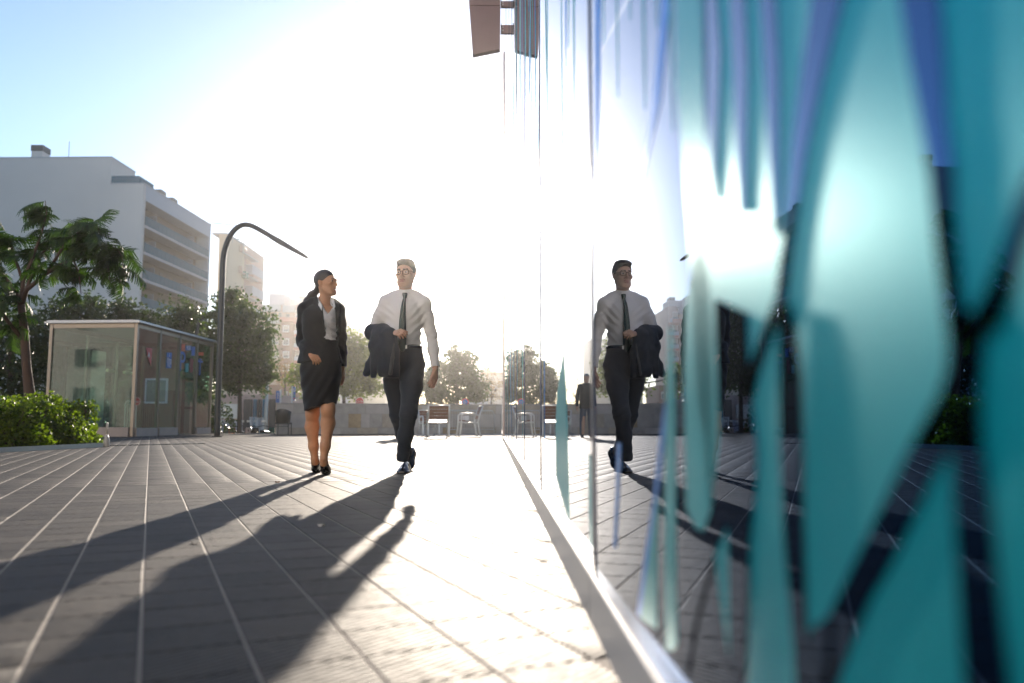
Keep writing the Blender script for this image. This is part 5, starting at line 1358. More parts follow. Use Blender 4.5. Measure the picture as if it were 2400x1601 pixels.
MB().tube([ac + Vector((-0.22, -0.2, 0.28)), ac + Vector((0.22, -0.2, 0.28))], 0.012, 6).build('stretcher', m_dark, arm)
# crowd barrier along the stone wall
b0, b1 = onz(1050, 1017.2) + Vector((0, -0.12, 0)), onz(1158, 1016.4) + Vector((0, -0.12, 0))
cb = thing('metal_barrier', 'grey metal crowd barrier standing against the right part of the stone wall', 'barrier', b0)
Hb = at(1100, 962, b0.y).z
MB().tube([b0, b0 + up * (Hb - 0.12), b0.lerp(b1, 0.04) + up * Hb, b0.lerp(b1, 0.96) + up * Hb, b1 + up * (Hb - 0.12), b1], 0.02, 8).build('frame', m_galv, cb, smooth=True)
MB().tube([b0 + up * 0.15, b1 + up * 0.15], 0.014, 6).build('bottom_rail', m_galv, cb)
for k in range(1, 20):
    q = b0.lerp(b1, k / 20); MB().tube([q + up * 0.15, q + up * Hb], 0.007, 5).build('bar', m_galv, cb)
MB().obox(b0.lerp(b1, 0.38) + up * 0.55 + Vector((0, -0.02, 0)), (0.22, 0.008, 0.16)).build('plate', m_white, cb)
# railing post and bollard at the far end by the glass
rp = onz(1164, 1015.9); rl = thing('hand_rail', 'short bright hand rail between the stone wall and the glass', 'railing', rp)
MB().tube([rp, rp + up * 0.95], 0.03, 8).build('post', m_alu, rl); MB().tube([rp + up * 0.95 + Vector((-0.05, 0, 0)), rp + up * 0.95 + Vector((0.42, 0, 0))], 0.025, 8).build('rail', m_alu, rl)
# litter on the paving: a few dry leaves
m_dry = mat('dry_leaf', (0.22, 0.10, 0.04), 0.8); m_pale = mat('paper_scrap', (0.55, 0.52, 0.48), 0.8)
for i, (px, py) in enumerate(((650, 1131), (458, 1274), (752, 1234))):
    p = onz(px, py); t = MB().prism([p + Vector((0.016 * math.cos(a) * (1 + 0.4 * math.sin(3 * a)), 0.011 * math.sin(a), 0.004 + 0.006 * math.sin(a * 2 + i))) for a in np.linspace(0, 6.28, 9)[:-1]], (0, 0, 0.0015)).build('fallen_leaf', m_dry if i == 0 else m_pale, loc=p)
    tag(t, ['curled brown leaf lying at the edge of the woman\'s shadow', 'pale scrap lying between the two long shadows', 'pale scrap lying inside the man\'s shadow', 'pale scrap on the paving left of the shadows, the farther one', 'pale scrap on the paving left of the shadows, the nearer one'][i], 'litter')
# ------------------------------------------------------------------ trees behind the plaza
m_tbark = mat('grey_bark', (0.06, 0.048, 0.04), 0.9, 0, 0.3, 5, 0.5, 20, stretch=(1, 1, 0.3))
m_holm = leafmat('holm_oak_leaf', (0.014, 0.026, 0.009), (0.045, 0.062, 0.018), 0.35, 0.45, 0.6)
m_olive = leafmat('round_tree_leaf', (0.020, 0.034, 0.012), (0.065, 0.085, 0.028), 0.38, 0.45, 0.6)
m_yellow = leafmat('yellow_green_leaf', (0.06, 0.075, 0.016), (0.17, 0.17, 0.03), 0.45, 0.45, 0.5)
m_conif = leafmat('blue_green_leaf', (0.028, 0.042, 0.026), (0.07, 0.09, 0.05), 0.35, 0.5, 0.5)
m_rusty = leafmat('dry_twig_leaf', (0.13, 0.06, 0.035), (0.28, 0.15, 0.08), 0.4, 0.6, 0.8)
def tree(name, label, trunk, lobes, Y, n, size, leafm, seed, r0=0.14, group=None, clump=0.35, aspect=0.6, lean=0.0):
    """trunk: photo points from foot to fork; lobes: photo ellipses (px, py, rx, ry, depth offset)"""
    rng = np.random.default_rng(seed); k = Y / FPX
    tp = [at(a, b, Y) for a, b in trunk]; b0 = Vector((tp[0].x, Y, PZ)); tp = [b0] + tp
    t = thing(name, label, 'tree', b0, group)
    MB().tube(tp, [r0 * (1 - 0.45 * i / (len(tp) - 1)) for i in range(len(tp))], 9).build('trunk', m_tbark, t, smooth=True)
    br = MB(); tot = sum(l[2] * l[3] for l in lobes); C = []; 
    for px, py, rx, ry, dy in lobes:
        c = at(px, py, Y + dy); R3 = np.array([rx * k, max(rx, ry) * k * 0.85, ry * k]); m_ = max(6, int(n * rx * ry / tot))
        br.tube([tp[-1], tp[-1].lerp(c, 0.5) + Vector((0, 0, 0.08 * ry * k)), c + Vector((0, 0, 0.3 * ry * k))], [r0 * 0.5, r0 * 0.3, r0 * 0.08], 6)
        nc = max(5, int(m_ / 55)); d = randdirs(nc, rng); rad = rng.uniform(0.35, 1.02, (nc, 1)) ** 0.6
        cc = np.array(tuple(c)) + d * rad * R3
        for q in cc[:: max(1, nc // 7)]:
            br.tube([c.lerp(tp[-1], 0.25), Vector(q)], [r0 * 0.18, r0 * 0.04], 5)
        cl = clump * (0.6 + 0.8 * rng.random((nc, 1))) * min(1.0, R3.min())
        w = rng.integers(0, nc, m_)
        C.append(cc[w] + rng.normal(size=(m_, 3)) * cl[w] * np.array([1, 1, 0.7]))
    br.build('limbs', m_tbark, t, smooth=True)
    C = np.concatenate(C); D = randdirs(len(C), rng); D[:, 2] -= 0.1; D /= np.linalg.norm(D, axis=1, keepdims=True)
    L_ = size * rng.uniform(0.6, 1.4, len(C)); V, Fq = leafquads(C, D, perp(D, rng), L_, L_ * aspect)
    link('crown', mkmesh('crown', V - np.array(tuple(b0)), Fq, leafm), t)
    return t
G1 = 'dark evergreen trees behind the kiosk'
tree('evergreen_tree', 'dark evergreen tree at the far left edge behind the feathery tree', [(20, 960), (25, 880)], [(20, 820, 75, 110, 0), (-40, 800, 70, 110, 0.5), (70, 870, 60, 70, 0)], 31, 6500, 0.17, m_holm, 31, 0.15, G1)
tree('evergreen_tree', 'dark evergreen tree rising behind the left glass face of the kiosk', [(170, 960), (172, 860)], [(165, 765, 58, 75, 0), (205, 735, 45, 50, 0.6), (120, 800, 55, 80, 0), (215, 800, 50, 75, -0.4), (165, 870, 70, 75, 0)], 33, 9000, 0.17, m_holm, 32, 0.16, G1)
tree('evergreen_tree', 'dark evergreen tree rising behind the front corner of the kiosk', [(290, 960), (288, 860)], [(285, 745, 42, 45, 0), (320, 770, 48, 50, 0.4), (265, 800, 55, 60, 0), (330, 830, 60, 70, 0), (285, 880, 60, 60, 0.3)], 34, 8500, 0.17, m_holm, 33, 0.16, G1)
tree('evergreen_tree', 'dark evergreen tree rising behind the far end of the kiosk', [(425, 970), (425, 880)], [(425, 760, 48, 58, 0), (390, 800, 50, 60, 0), (455, 790, 50, 70, 0.4), (420, 850, 75, 80, 0), (480, 860, 45, 80, 0.6)], 38, 9000, 0.18, m_holm, 34, 0.16, G1)
tree('round_tree', 'tall rounded grey green street tree just right of the tall lamp post', [(561, 1000), (562, 930), (563, 870)], [(545, 720, 32, 52, 0), (520, 770, 36, 60, 0.3), (590, 775, 42, 62, 0), (560, 800, 55, 85, 0), (530, 860, 40, 55, 0.2), (605, 850, 38, 58, -0.2), (565, 890, 60, 38, 0), (632, 880, 16, 26, 0)], 31, 12000, 0.15, m_olive, 35, 0.11, None, 0.30)
tree('yellow_tree', 'yellow green tree lit from behind between the woman and the man', [(806, 960), (806, 900)], [(815, 800, 30, 34, 0), (840, 830, 38, 40, 0), (812, 860, 36, 46, 0.4), (860, 868, 34, 34, 0), (830, 910, 60, 22, 0), (880, 912, 26, 16, 0), (700, 890, 22, 36, 0.5)], 48, 8500, 0.20, m_yellow, 36, 0.15, None, 0.45)
tree('tall_pine', 'hazy blue green tree with open crown right of the walking man', [(1072, 965), (1072, 900), (1070, 850)], [(1065, 835, 14, 24, 0), (1082, 845, 32, 26, 0), (1042, 870, 32, 22, 0.3), (1098, 878, 34, 26, 0), (1070, 908, 62, 30, 0), (1020, 925, 26, 18, 0), (1128, 902, 20, 12, 0), (1110, 930, 34, 16, 0), (1040, 945, 30, 12, 0.4)], 50, 8500, 0.20, m_conif, 37, 0.16, None, 0.42)
tree('small_pine', 'small blue green tree just beside the man\'s left hip', [(1008, 965), (1010, 920)], [(1012, 880, 16, 22, 0), (1002, 905, 20, 20, 0.3), (1020, 915, 18, 20, 0)], 52, 2500, 0.18, m_conif, 38, 0.12)
for i, (a, b, lab) in enumerate(((945, 925, 'rust coloured bare winter tree behind the walking man'), (1000, 930, 'rust coloured bare winter tree between the man and the tall hazy tree'), (1152, 915, 'rust coloured bare winter tree next to the end of the glass facade'), (668, 880, 'rust coloured bare winter tree in front of the brown flats'))):
    tree('bare_tree', lab, [(a, 970), (a, b + 20)], [(a - 14, b - 8, 20, 24, 0), (a + 12, b - 4, 20, 26, 0.4), (a, b - 26, 16, 20, 0), (a, b + 12, 30, 14, 0)], 58, 1500, 0.12, m_rusty, 40 + i, 0.10, 'bare winter trees behind the stone wall', 0.6, 0.3)

for i, (x, y_, lab) in enumerate(((4.5, 38, 'leafy tree beyond the end of the glass, mirrored in the first signed kiosk pane'), (11.0, 50, 'leafy tree far beyond the end of the glass, mirrored in the kiosk panes'))):
    rng = np.random.default_rng(70 + i); t = thing('street_tree', lab, 'tree', (x, y_, PZ), 'trees beyond the end of the glass'); MB().tube([(x, y_, PZ), (x + 0.1, y_, 1.6), (x, y_, 3.2)], [0.17, 0.14, 0.10], 8).build('trunk', m_tbark, t, smooth=True)
    cc = np.array([x, y_, 4.6]) + randdirs(60, rng) * rng.uniform(0.3, 1, (60, 1)) * np.array([2.4, 2.4, 1.9]); C = cc[rng.integers(0, 60, 4000)] + rng.normal(size=(4000, 3)) * 0.35; D = randdirs(4000, rng)
    V, Fq = leafquads(C, D, perp(D, rng), np.full(4000, 0.2), np.full(4000, 0.12)); link('crown', mkmesh('crown', V - np.array([x, y_, PZ]), Fq, m_olive), t)
m_hedge = leafmat('hedge_leaf', (0.016, 0.026, 0.010), (0.045, 0.06, 0.02), 0.35, 0.45, 1.0)
for i, (px, lab) in enumerate(((140, 'dark clipped shrub behind the left end of the kiosk'), (235, 'dark clipped shrub behind the middle of the kiosk front glass'), (330, 'dark clipped shrub seen through the kiosk corner'), (410, 'dark clipped shrub seen through the signed kiosk panes'), (478, 'dark clipped shrub at the far end of the kiosk'))):
    c = at(px, 960, 30.6 + 0.4 * (i % 2)); bush('dark_shrub', lab, [(Vector((c.x - 0.5, c.y, 0.15)), (0.75, 0.5, 0.95)), (Vector((c.x + 0.45, c.y + 0.2, 0.1)), (0.7, 0.5, 1.15)), (Vector((c.x, c.y, 0.75)), (0.7, 0.45, 0.8))], 2600, 0.13, m_hedge, (c.x, c.y, PZ), 'shrubs behind the kiosk')

# ------------------------------------------------------------------ buildings
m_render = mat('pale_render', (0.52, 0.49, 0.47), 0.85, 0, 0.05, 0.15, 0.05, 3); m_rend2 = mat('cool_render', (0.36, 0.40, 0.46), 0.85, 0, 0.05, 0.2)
m_beige = mat('beige_corrugated', (0.50, 0.40, 0.27), 0.7, 0, 0.1, 0.4, stretch=(6, 6, 0.2)); m_brown = mat('brown_brick', (0.25, 0.10, 0.065), 0.85, 0, 0.12, 1.0, 0.3, 6)
m_redbr = mat('red_brick', (0.30, 0.09, 0.055), 0.85, 0, 0.12, 1.0, 0.3, 6); m_salmon = mat('salmon_panel', (0.50, 0.16, 0.11), 0.8, 0, 0.08, 0.5); m_pink = mat('pink_render', (0.45, 0.31, 0.26), 0.85, 0, 0.08, 0.3)
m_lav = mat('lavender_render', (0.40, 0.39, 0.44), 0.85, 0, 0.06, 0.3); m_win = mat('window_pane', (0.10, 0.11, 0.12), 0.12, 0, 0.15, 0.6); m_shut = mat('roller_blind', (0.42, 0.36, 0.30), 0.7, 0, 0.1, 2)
m_blk = mat('balcony_wall_painted_shade', (0.11, 0.085, 0.065), 0.85, 0, 0.1, 0.4); m_balc = mat('balcony_teal_glass', (0.0, 0.095, 0.15), 0.6, 0, 0.08, 1.0, spec=0.02); m_divi = mat('grey_divider', (0.10, 0.12, 0.14), 0.6)  # recess wall tone darkened: the balcony shade is put into its colour
m_slab = mat('balcony_concrete', (0.36, 0.38, 0.41), 0.8, 0, 0.08, 0.6); m_awn = mat('green_awning', (0.01, 0.16, 0.14), 0.7); m_roofd = mat('dark_chimney_cap', (0.015, 0.02, 0.022), 0.6)
m_tileroof = mat('terracotta_roof', (0.36, 0.17, 0.12), 0.85, 0, 0.2, 1.0)
# white apartment block with recessed balconies
Y0, Y1 = 88.0, 107.0
P0, P1 = at(329, 600, Y0), at(492, 600, Y1); P0.z = P1.z = 0
ud = (P1 - P0).normalized(); nd = Vector((-ud.y, ud.x, 0)); UL = (P1 - P0).length
zr = at(329, 431, Y0).z; zo = at(338, 470, Y0 + 0.6).z; ztop = at(250, 368, Y0).z
ap = thing('apartment_block', 'pale apartment block with blank gable and teal glass balconies', 'building', (P0.x, P0.y, PZ))
def lq(u, n, z): return P0 + ud * u + nd * n + Vector((0, 0, z))
def lbx(u0, u1, n0, n1, z0, z1, name, m, par=None):
    return MB().hexa([lq(u0, n0, z0), lq(u1, n0, z0), lq(u1, n1, z0), lq(u0, n1, z0), lq(u0, n0, z1), lq(u1, n0, z1), lq(u1, n1, z1), lq(u0, n1, z1)]).build(name, m, par or ap)
lbx(0, UL, 1.8, 46, PZ, zr, 'wall', m_render); lbx(0, 0.6, 0, 1.795, PZ, zr, 'pillar', m_render); lbx(UL - 0.55, UL, 0, 1.795, PZ, zr, 'pillar', m_rend2)
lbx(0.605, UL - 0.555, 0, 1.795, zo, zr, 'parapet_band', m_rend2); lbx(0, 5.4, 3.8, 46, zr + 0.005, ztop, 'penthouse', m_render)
lbx(-0.05, 5.45, 3.75, 46, ztop, ztop + 0.12, 'penthouse_coping', m_slab); lbx(-0.05, UL + 0.05, -0.05, 3.7, zr + 0.002, zr + 0.12, 'roof_coping', m_slab)
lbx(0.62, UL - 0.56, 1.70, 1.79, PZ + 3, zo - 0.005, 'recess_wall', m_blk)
zs = [at(336, y_, Y0 + 0.5).z for y_ in (527, 589, 652, 716, 780, 842)]
m_shadewin = mat('balcony_door', (0.05, 0.038, 0.03), 0.5, 0, 0.1, 1)  # doors coloured extra dark to imitate the shade inside the balconies
for fi, z_ in enumerate(zs):
    lbx(0.61, UL - 0.56, -0.12, 1.69, z_ - 0.30, z_, 'balcony_slab', m_slab)
    npn = 17; du = (UL - 1.2) / npn
    for k in range(npn): lbx(0.62 + k * du + 0.015, 0.62 + (k + 1) * du - 0.015, -0.08, -0.05, z_ + 0.04, z_ + 1.05, 'railing_pane', m_balc)
    for u in (3.4, 13.6): lbx(u, u + 0.12, 0.0, 1.69, z_ + 0.005, z_ + 1.75, 'divider', m_divi)
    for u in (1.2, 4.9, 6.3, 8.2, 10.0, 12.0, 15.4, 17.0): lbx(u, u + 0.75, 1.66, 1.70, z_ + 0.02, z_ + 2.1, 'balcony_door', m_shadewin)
# roof terrace railing, chimneys, antenna, pipes
rt = [(0.05, 3.6, 0.05, 0.08)]
lbx(0.03, 0.06, 0.6, 3.7, zr + 0.13, zr + 0.95, 'terrace_railing', m_balc); lbx(0.06, 3.5, 0.57, 0.60, zr + 0.13, zr + 0.95, 'terrace_railing', m_balc)
for (px, py0, py1, wpx, yo, nm) in ((86, 340, 367, 26, 0.8, 'chimney'), (366, 444, 459, 22, 9.0, 'chimney'), (395, 463, 478, 20, 12.0, 'chimney')):
    w_ = wpx * (Y0 + yo) / FPX; c = at(px, py1, Y0 + yo); tz = at(px, py0, Y0 + yo).z; zb = (ztop if px < 200 else zr) + 0.06
    ch = MB().box(c.x - w_ / 2, c.x + w_ / 2, c.y, c.y + w_ * 1.2, zb, tz - (tz - zb) * 0.45).build(nm, m_render, ap)
    MB().box(c.x - w_ / 2 - 0.06, c.x + w_ / 2 + 0.06, c.y - 0.06, c.y + w_ * 1.2 + 0.06, tz - (tz - zb) * 0.44, tz).build('cap', m_roofd, ch)
c = at(161, 367, Y0 + 1); MB().tube([(c.x, c.y, ztop + 0.1), (c.x, c.y, at(161, 332, Y0 + 1).z)], 0.04, 6).build('antenna', m_galv, ap)
for px, py0 in ((432, 488), (446, 497), (460, 508)):
    yy = Y0 + 12 + (px - 430) * 0.12; c = at(px, py0, yy); MB().tube([(c.x, yy, zr + 0.1), (c.x, yy, c.z)], 0.03, 5).build('rail_post', m_galv, ap)
MB().tube([at(432, 488, Y0 + 12.2), at(460, 508, Y0 + 15.6)], 0.03, 5).build('roof_rail', m_galv, ap)

def rect(px0, px1, py0, py1, Y, th, b=None, zmin=None):
    a, c = at(px0, py1, Y), at(px1, py0, Y); return (b or MB()).box(a.x, c.x, Y, Y + th, zmin if zmin is not None else a.z, c.z)
def prect(par, name, px0, px1, py0, py1, Y, th, m, zmin=None): return rect(px0, px1, py0, py1, Y, th, None, zmin).build(name, m, par)
def window(par, px0, px1, py0, py1, Y, fr=1.3, blind=0.5, frame=None):
    w = prect(par, 'window', px0 - fr, px1 + fr, py0 - fr, py1 + fr, Y - 0.18, 0.16, frame or m_white)
    prect(w, 'pane', px0, px1, py0 + (py1 - py0) * blind, py1, Y - 0.20, 0.015, m_win)
    if blind > 0: prect(w, 'blind', px0, px1, py0, py0 + (py1 - py0) * blind - 0.1, Y - 0.215, 0.02, m_shut)
# narrow beige gable next to it
bb = thing('beige_gable', 'narrow beige corrugated gable beside the balcony block', 'building', (at(512, 600, 111).x, 111, PZ)); prect(bb, 'wall', 497, 533, 548, 990, 111, 8, m_beige, PZ); prect(bb, 'coping', 496, 534, 545.5, 548, 110.9, 8.2, m_slab)
for (x0, y0, x1, y1, n_) in ((494, 522, 552, 528, 3), (556, 561, 590, 557, 2)):
    for k in range(n_):
        f = k / max(1, n_ - 1) if n_ > 2 else 0.5; a = at(x0 + (x1 - x0) * f * 0.9, y0 + (y1 - y0) * f, 113); MB().tube([(a.x, 113, a.z), (a.x, 113, a.z - 2.6)], 0.05, 5).build('antenna_mast', m_galv, bb)
    MB().beam(at(x0, y0, 113), at(x1, y1, 113), 0.12, 0.12).build('antenna_boom', m_awn, bb)
# brick block with deep balconies
b2 = thing('brick_balcony_block', 'red brick block with stacked deep pale balconies and green awning', 'building', (at(555, 600, 118).x, 118, PZ))
prect(b2, 'wall', 533, 550, 556, 990, 118, 14, m_redbr, PZ)
for y0, y1 in ((572, 587), (618, 634), (664, 680)): prect(b2, 'wall_band', 530, 549, y0, y1, 117.85, 0.14, m_rend2)
for y0, y1 in ((588, 606), (637, 656), (683, 702)): window(b2, 534, 540, y0, y1, 117.85, 0.8, 0.3)
prect(b2, 'side_wall', 550.2, 566, 566, 990, 119.5, 12, m_pink, PZ)
a_, c_ = at(552, 562, 119), at(594, 596, 119)
MB().hexa([at(549, 573, 117.5), at(567, 573, 117.5), at(594, 608, 128), at(570, 600, 128), at(549, 556, 117.5), at(558, 562, 117.5), at(594, 597, 128), at(560, 570, 128)]).build('roof', m_pink, b2)
for i, (yt, yb) in enumerate(((574, 590), (623, 639), (673, 689), (722, 738))):
    pf = prect(b2, 'balcony', 549.5, 568, yt, yb, 116.4, 0.25, m_pink); prect(b2, 'balcony_floor', 549.5, 569, yb - 2, yb, 116.7, 8, m_slab)
    if i:
        prect(b2, 'side_balcony', 570, 592, yt - 3, yb + 3, 122, 6, m_lav); prect(b2, 'side_soffit', 568, 594, yb + 3.2, yb + 12, 122.5, 5, m_pink)
        prect(b2, 'balcony_window', 552, 560, yt - 30, yt - 6, 119.3, 0.15, m_win)
prect(b2, 'awning', 566, 577, 636, 650, 118, 1.2, m_awn); prect(b2, 'air_conditioner', 551, 560, 609, 620, 116.8, 0.8, m_white)
# terraced flats across the street, centre left
FY3 = 180.0
b3 = thing('terraced_flats', 'brown and pink flats with salmon balconies and white framed windows', 'building', (at(660, 900, FY3).x, FY3, PZ))
prect(b3, 'wall', 598, 655, 745, 990, FY3 + 1.5, 16, m_pink, PZ); prect(b3, 'brown_wall', 655.2, 688, 754, 990, FY3, 16, m_brown, PZ); prect(b3, 'side_wall', 688.2, 716, 714, 990, FY3 + 1.5, 15, m_pink, PZ)
prect(b3, 'upper_wall', 597, 690, 716, 744.5, FY3 + 3, 14, m_pink); prect(b3, 'salmon_band', 655, 704, 743.5, 753.6, FY3 - 1.2, 5, m_salmon)
for x0, x1, y0, y1 in ((662, 690, 716, 731), (605, 655, 714, 729)): prect(b3, 'parapet', x0, x1, y0, y1, FY3 + 1.5, 1.4, m_slab)
prect(b3, 'roof_house', 630, 667, 688, 714, FY3 + 5, 6, m_lav); prect(b3, 'roof_house', 681, 716, 700, 715, FY3 + 4, 6, m_render); prect(b3, 'roof_frame', 699, 713, 692, 699.6, FY3 + 5, 3, m_divi)
for y_ in (764, 794.5, 825, 856, 886, 914): window(b3, 664, 676, y_, y_ + 13, FY3, 1.6, 0.6 if y_ != 794.5 else 0.2)
for y_ in (764, 795, 826, 857): window(b3, 638, 652, y_, y_ + 12, FY3 + 1.5, 1.0, 0.5)
for y_ in (745,): prect(b3, 'balcony', 626, 655, y_, y_ + 12, FY3 - 0.2, 1.6, m_slab)
for y_ in (752, 783, 814, 845, 876):
    prect(b3, 'balcony', 688.5, 712, y_, y_ + 6, FY3 - 0.6, 2.0, m_salmon); prect(b3, 'balcony_rail', 689, 712, y_ - 9, y_ - 0.2, FY3 - 0.5, 0.1, m_lav); window(b3, 693, 704, y_ - 24, y_ - 4, FY3 + 1.5, 0.8, 0.6)
for x0 in (642, 652): prect(b3, 'upper_window', x0, x0 + 7, 733, 743, FY3 + 2.8, 0.15, m_win)
prect(b3, 'upper_window', 671, 678, 736, 743, FY3 + 2.8, 0.15, m_win)
# flat white towers right of the woman
def slab_tower(label, px0, px1, py, Y, m, side=None, wins=()):
    t = thing('tower_block', label, 'building', (at((px0 + px1) / 2, 900, Y).x, Y, PZ)); prect(t, 'wall', px0, px1, py, 990, Y, 14, m, PZ); prect(t, 'coping', px0 - 0.6, px1 + 0.6, py - 1.8, py, Y - 0.3, 14.6, m_slab)
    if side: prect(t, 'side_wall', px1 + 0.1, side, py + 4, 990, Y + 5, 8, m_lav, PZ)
    for w in wins: window(t, *w, Y, 0.8, 0.4)
    return t
slab_tower('tall hazy white tower block directly right of the woman\'s shoulder', 774, 800, 705, 190, m_render, 811, [(781, 786, 740, 750), (781, 786, 770, 780), (790, 795, 740, 750), (790, 795, 770, 780)])
slab_tower('lower pinkish tower block between the white tower and the man', 811, 824, 739, 205, m_pink, 829, [(813, 817, 757, 766), (813, 817, 785, 794)])
slab_tower('small grey lavender block with roof mast left of the man\'s elbow', 833, 852, 781, 230, m_lav, 862, [(838, 842, 796, 803)])
slab_tower('small beige block with cornice behind the man\'s arm', 842, 905, 796, 215, m_beige, None, [(852, 860, 812, 822), (875, 883, 812, 822)])
a = at(857, 775, 231); tmast = thing('roof_mast', 'thin roof mast seen left of the man\'s elbow', 'mast', (a.x, 231, at(857, 781, 231).z)); MB().tube([at(857, 786, 231), at(857, 768, 231)], 0.12, 6).build('pole', m_dark, tmast)
MB().beam(at(855, 772, 231), at(859, 772, 231), 0.1).build('cross_arm', m_dark, tmast)
# factory roofs at the far end, right
fa = thing('factory', 'hazy low factory with terracotta roof at the end of the glass facade', 'building', (at(1150, 930, 150).x, 150, PZ))
prect(fa, 'wall', 1112, 1260, 872, 990, 150, 25, m_render, PZ)
A_, B_ = at(1128, 873, 149), at(1262, 873, 149); C_, D_ = at(1135, 857, 158), at(1262, 857, 158)
MB().hexa([A_ - Vector((0, 0, 0.3)), B_ - Vector((0, 0, 0.3)), B_ + Vector((0, 26, -0.3)), A_ + Vector((0, 26, -0.3)), A_ + Vector((0, 0, 0.0)), B_, D_, C_]).build('roof', m_tileroof, fa)
for y_ in (893, 912, 928): prect(fa, 'window_band', 1130, 1255, y_, y_ + 5, 149.7, 0.15, m_win)
prect(fa, 'annex', 1095, 1150, 905, 990, 130, 12, m_rend2, PZ)
for y_ in (915, 930): prect(fa, 'window_band', 1100, 1145, y_, y_ + 4, 129.7, 0.15, m_shut)
# low shop row behind the scooters
sh = thing('shop_row', 'low shop front with grey roller shutter and blue doors behind the round tree', 'building', (at(560, 990, 55).x, 55, PZ))
prect(sh, 'wall', 440, 655, 925, 1010, 55, 9, m_pink, PZ); prect(sh, 'fascia', 488, 510, 932, 948, 54.85, 0.14, m_beige)
for k in range(11): prect(sh, 'shutter_slat', 516, 560, 947 + k * 3.1, 949.9 + k * 3.1, 54.80, 0.10, m_galv)
prect(sh, 'wall_base', 516, 568, 984, 1008, 54.7, 0.12, m_lav, PZ)
m_bdoor = mat('blue_door', (0.02, 0.16, 0.26), 0.4); m_shdark = mat('shop_dark_recess', (0.03, 0.028, 0.03), 0.7)
for x0, x1, m_ in ((569, 590, m_shdark), (591, 602, m_bdoor), (603, 612, m_shdark), (613, 628, m_bdoor), (629, 645, m_shdark)): prect(sh, 'door', x0, x1, 936, 1006, 54.75, 0.15, m_, PZ)
for x0 in (593, 598, 616, 621, 625): prect(sh, 'door_bar', x0, x0 + 0.9, 938, 1004, 54.65, 0.06, m_balc)
# long brown house front behind, closes the gap between shops and flats
bh = thing('brick_house', 'dark brick house front behind the bare trees between shops and stone wall', 'building', (at(690, 960, 120).x, 120, PZ)); prect(bh, 'wall', 612, 742, 902, 990, 120, 9, m_brown, PZ)
for x0 in (668, 678, 705, 716, 728): window(bh, x0, x0 + 5, 918, 934, 120, 0.6, 0.3)
er = thing('end_building', 'brown brick building beyond the end of the glass, mirrored in the kiosk panes', 'building', (22, 75, PZ)); MB().box(8, 40, 70, 84, PZ, 9.0).build('wall', m_brown, er)
for ix in range(6):
    w = MB().box(10 + ix * 5, 12 + ix * 5, 69.85, 69.98, 2, 4.2).build('window', m_white, er); MB().box(10.15 + ix * 5, 11.85 + ix * 5, 69.82, 69.84, 2.15, 4.05).build('pane', m_win, w)
# pale block behind the viewer: mirrored in the kiosk glass; enlarged, set close and whitened to bounce fill light
bv = thing('street_front', 'sunlit pale house front with barred windows, seen only as reflection in kiosk glass', 'building', (-14, -15, 0))
MB().box(-52, 26, -27, -15, PZ, 18.0).build('wall', mat('sunlit_white_render', (0.80, 0.77, 0.73), 0.85, 0, 0.05, 0.2), bv)
for ix in range(14):
    for iz in range(5):
        x0 = -48 + ix * 5.2; z0 = 1.6 + iz * 3.2
        w = MB().box(x0, x0 + 2.2, -14.98, -14.90, z0, z0 + 1.7).build('window', m_white, bv); MB().box(x0 + 0.12, x0 + 2.08, -14.89, -14.87, z0 + 0.12, z0 + 1.58).build('pane', m_win, w)
        for k in range(5): MB().box(x0 + 0.3 + k * 0.38, x0 + 0.34 + k * 0.38, -14.86, -14.83, z0, z0 + 1.7).build('bar', m_white, w)

# ------------------------------------------------------------------ signs beyond the stone wall
def pole_sign(px, Y, ztop_px): 
    c = at(px, ztop_px, Y); return c
sg = at(843, 941, 33.0); st = thing('stop_sign', 'red octagonal stop sign showing above the stone wall', 'sign', (sg.x, 33, PZ))
MB().tube([(sg.x, 33.03, PZ), (sg.x, 33.03, sg.z + 0.1)], 0.03, 8).build('post', m_galv, st)
r_ = 10.5 * 33 / FPX
def octo(r, y, n=8, ph=math.pi / 8): return [(sg.x + r * math.cos(ph + 2 * math.pi * k / n), y, sg.z + r * math.sin(ph + 2 * math.pi * k / n)) for k in range(n)]
MB().prism(octo(r_, 33.0), (0, 0.01, 0)).build('rim', m_white, st); MB().prism(octo(r_ * 0.92, 32.994), (0, 0.005, 0)).build('face', m_red, st)
text_on('lettering', 'STOP', 0.12, (sg.x, 32.990, sg.z - 0.02), (1, 0, 0), m_white, st)
c = at(1090, 941, 36.0); ns = thing('round_sign', 'round blue and red no parking sign above the right part of the stone wall', 'sign', (c.x, 36, PZ))
MB().tube([(c.x, 36.03, PZ), (c.x, 36.03, c.z)], 0.03, 8).build('post', m_galv, ns)
def disc(cx, cz, r, y, n=20): return [(cx + r * math.cos(6.2832 * k / n), y, cz + r * math.sin(6.2832 * k / n)) for k in range(n)]
MB().prism(disc(c.x, c.z - 0.03, 0.17, 36.0), (0, 0.01, 0)).build('rim', m_red, ns); MB().prism(disc(c.x, c.z - 0.03, 0.125, 35.993), (0, 0.005, 0)).build('face', m_blue, ns)
MB().beam(Vector((c.x - 0.09, 35.988, c.z + 0.06)), Vector((c.x + 0.09, 35.988, c.z - 0.12)), 0.008, 0.03, up=(0, 1, 0)).build('bar', m_red, ns)
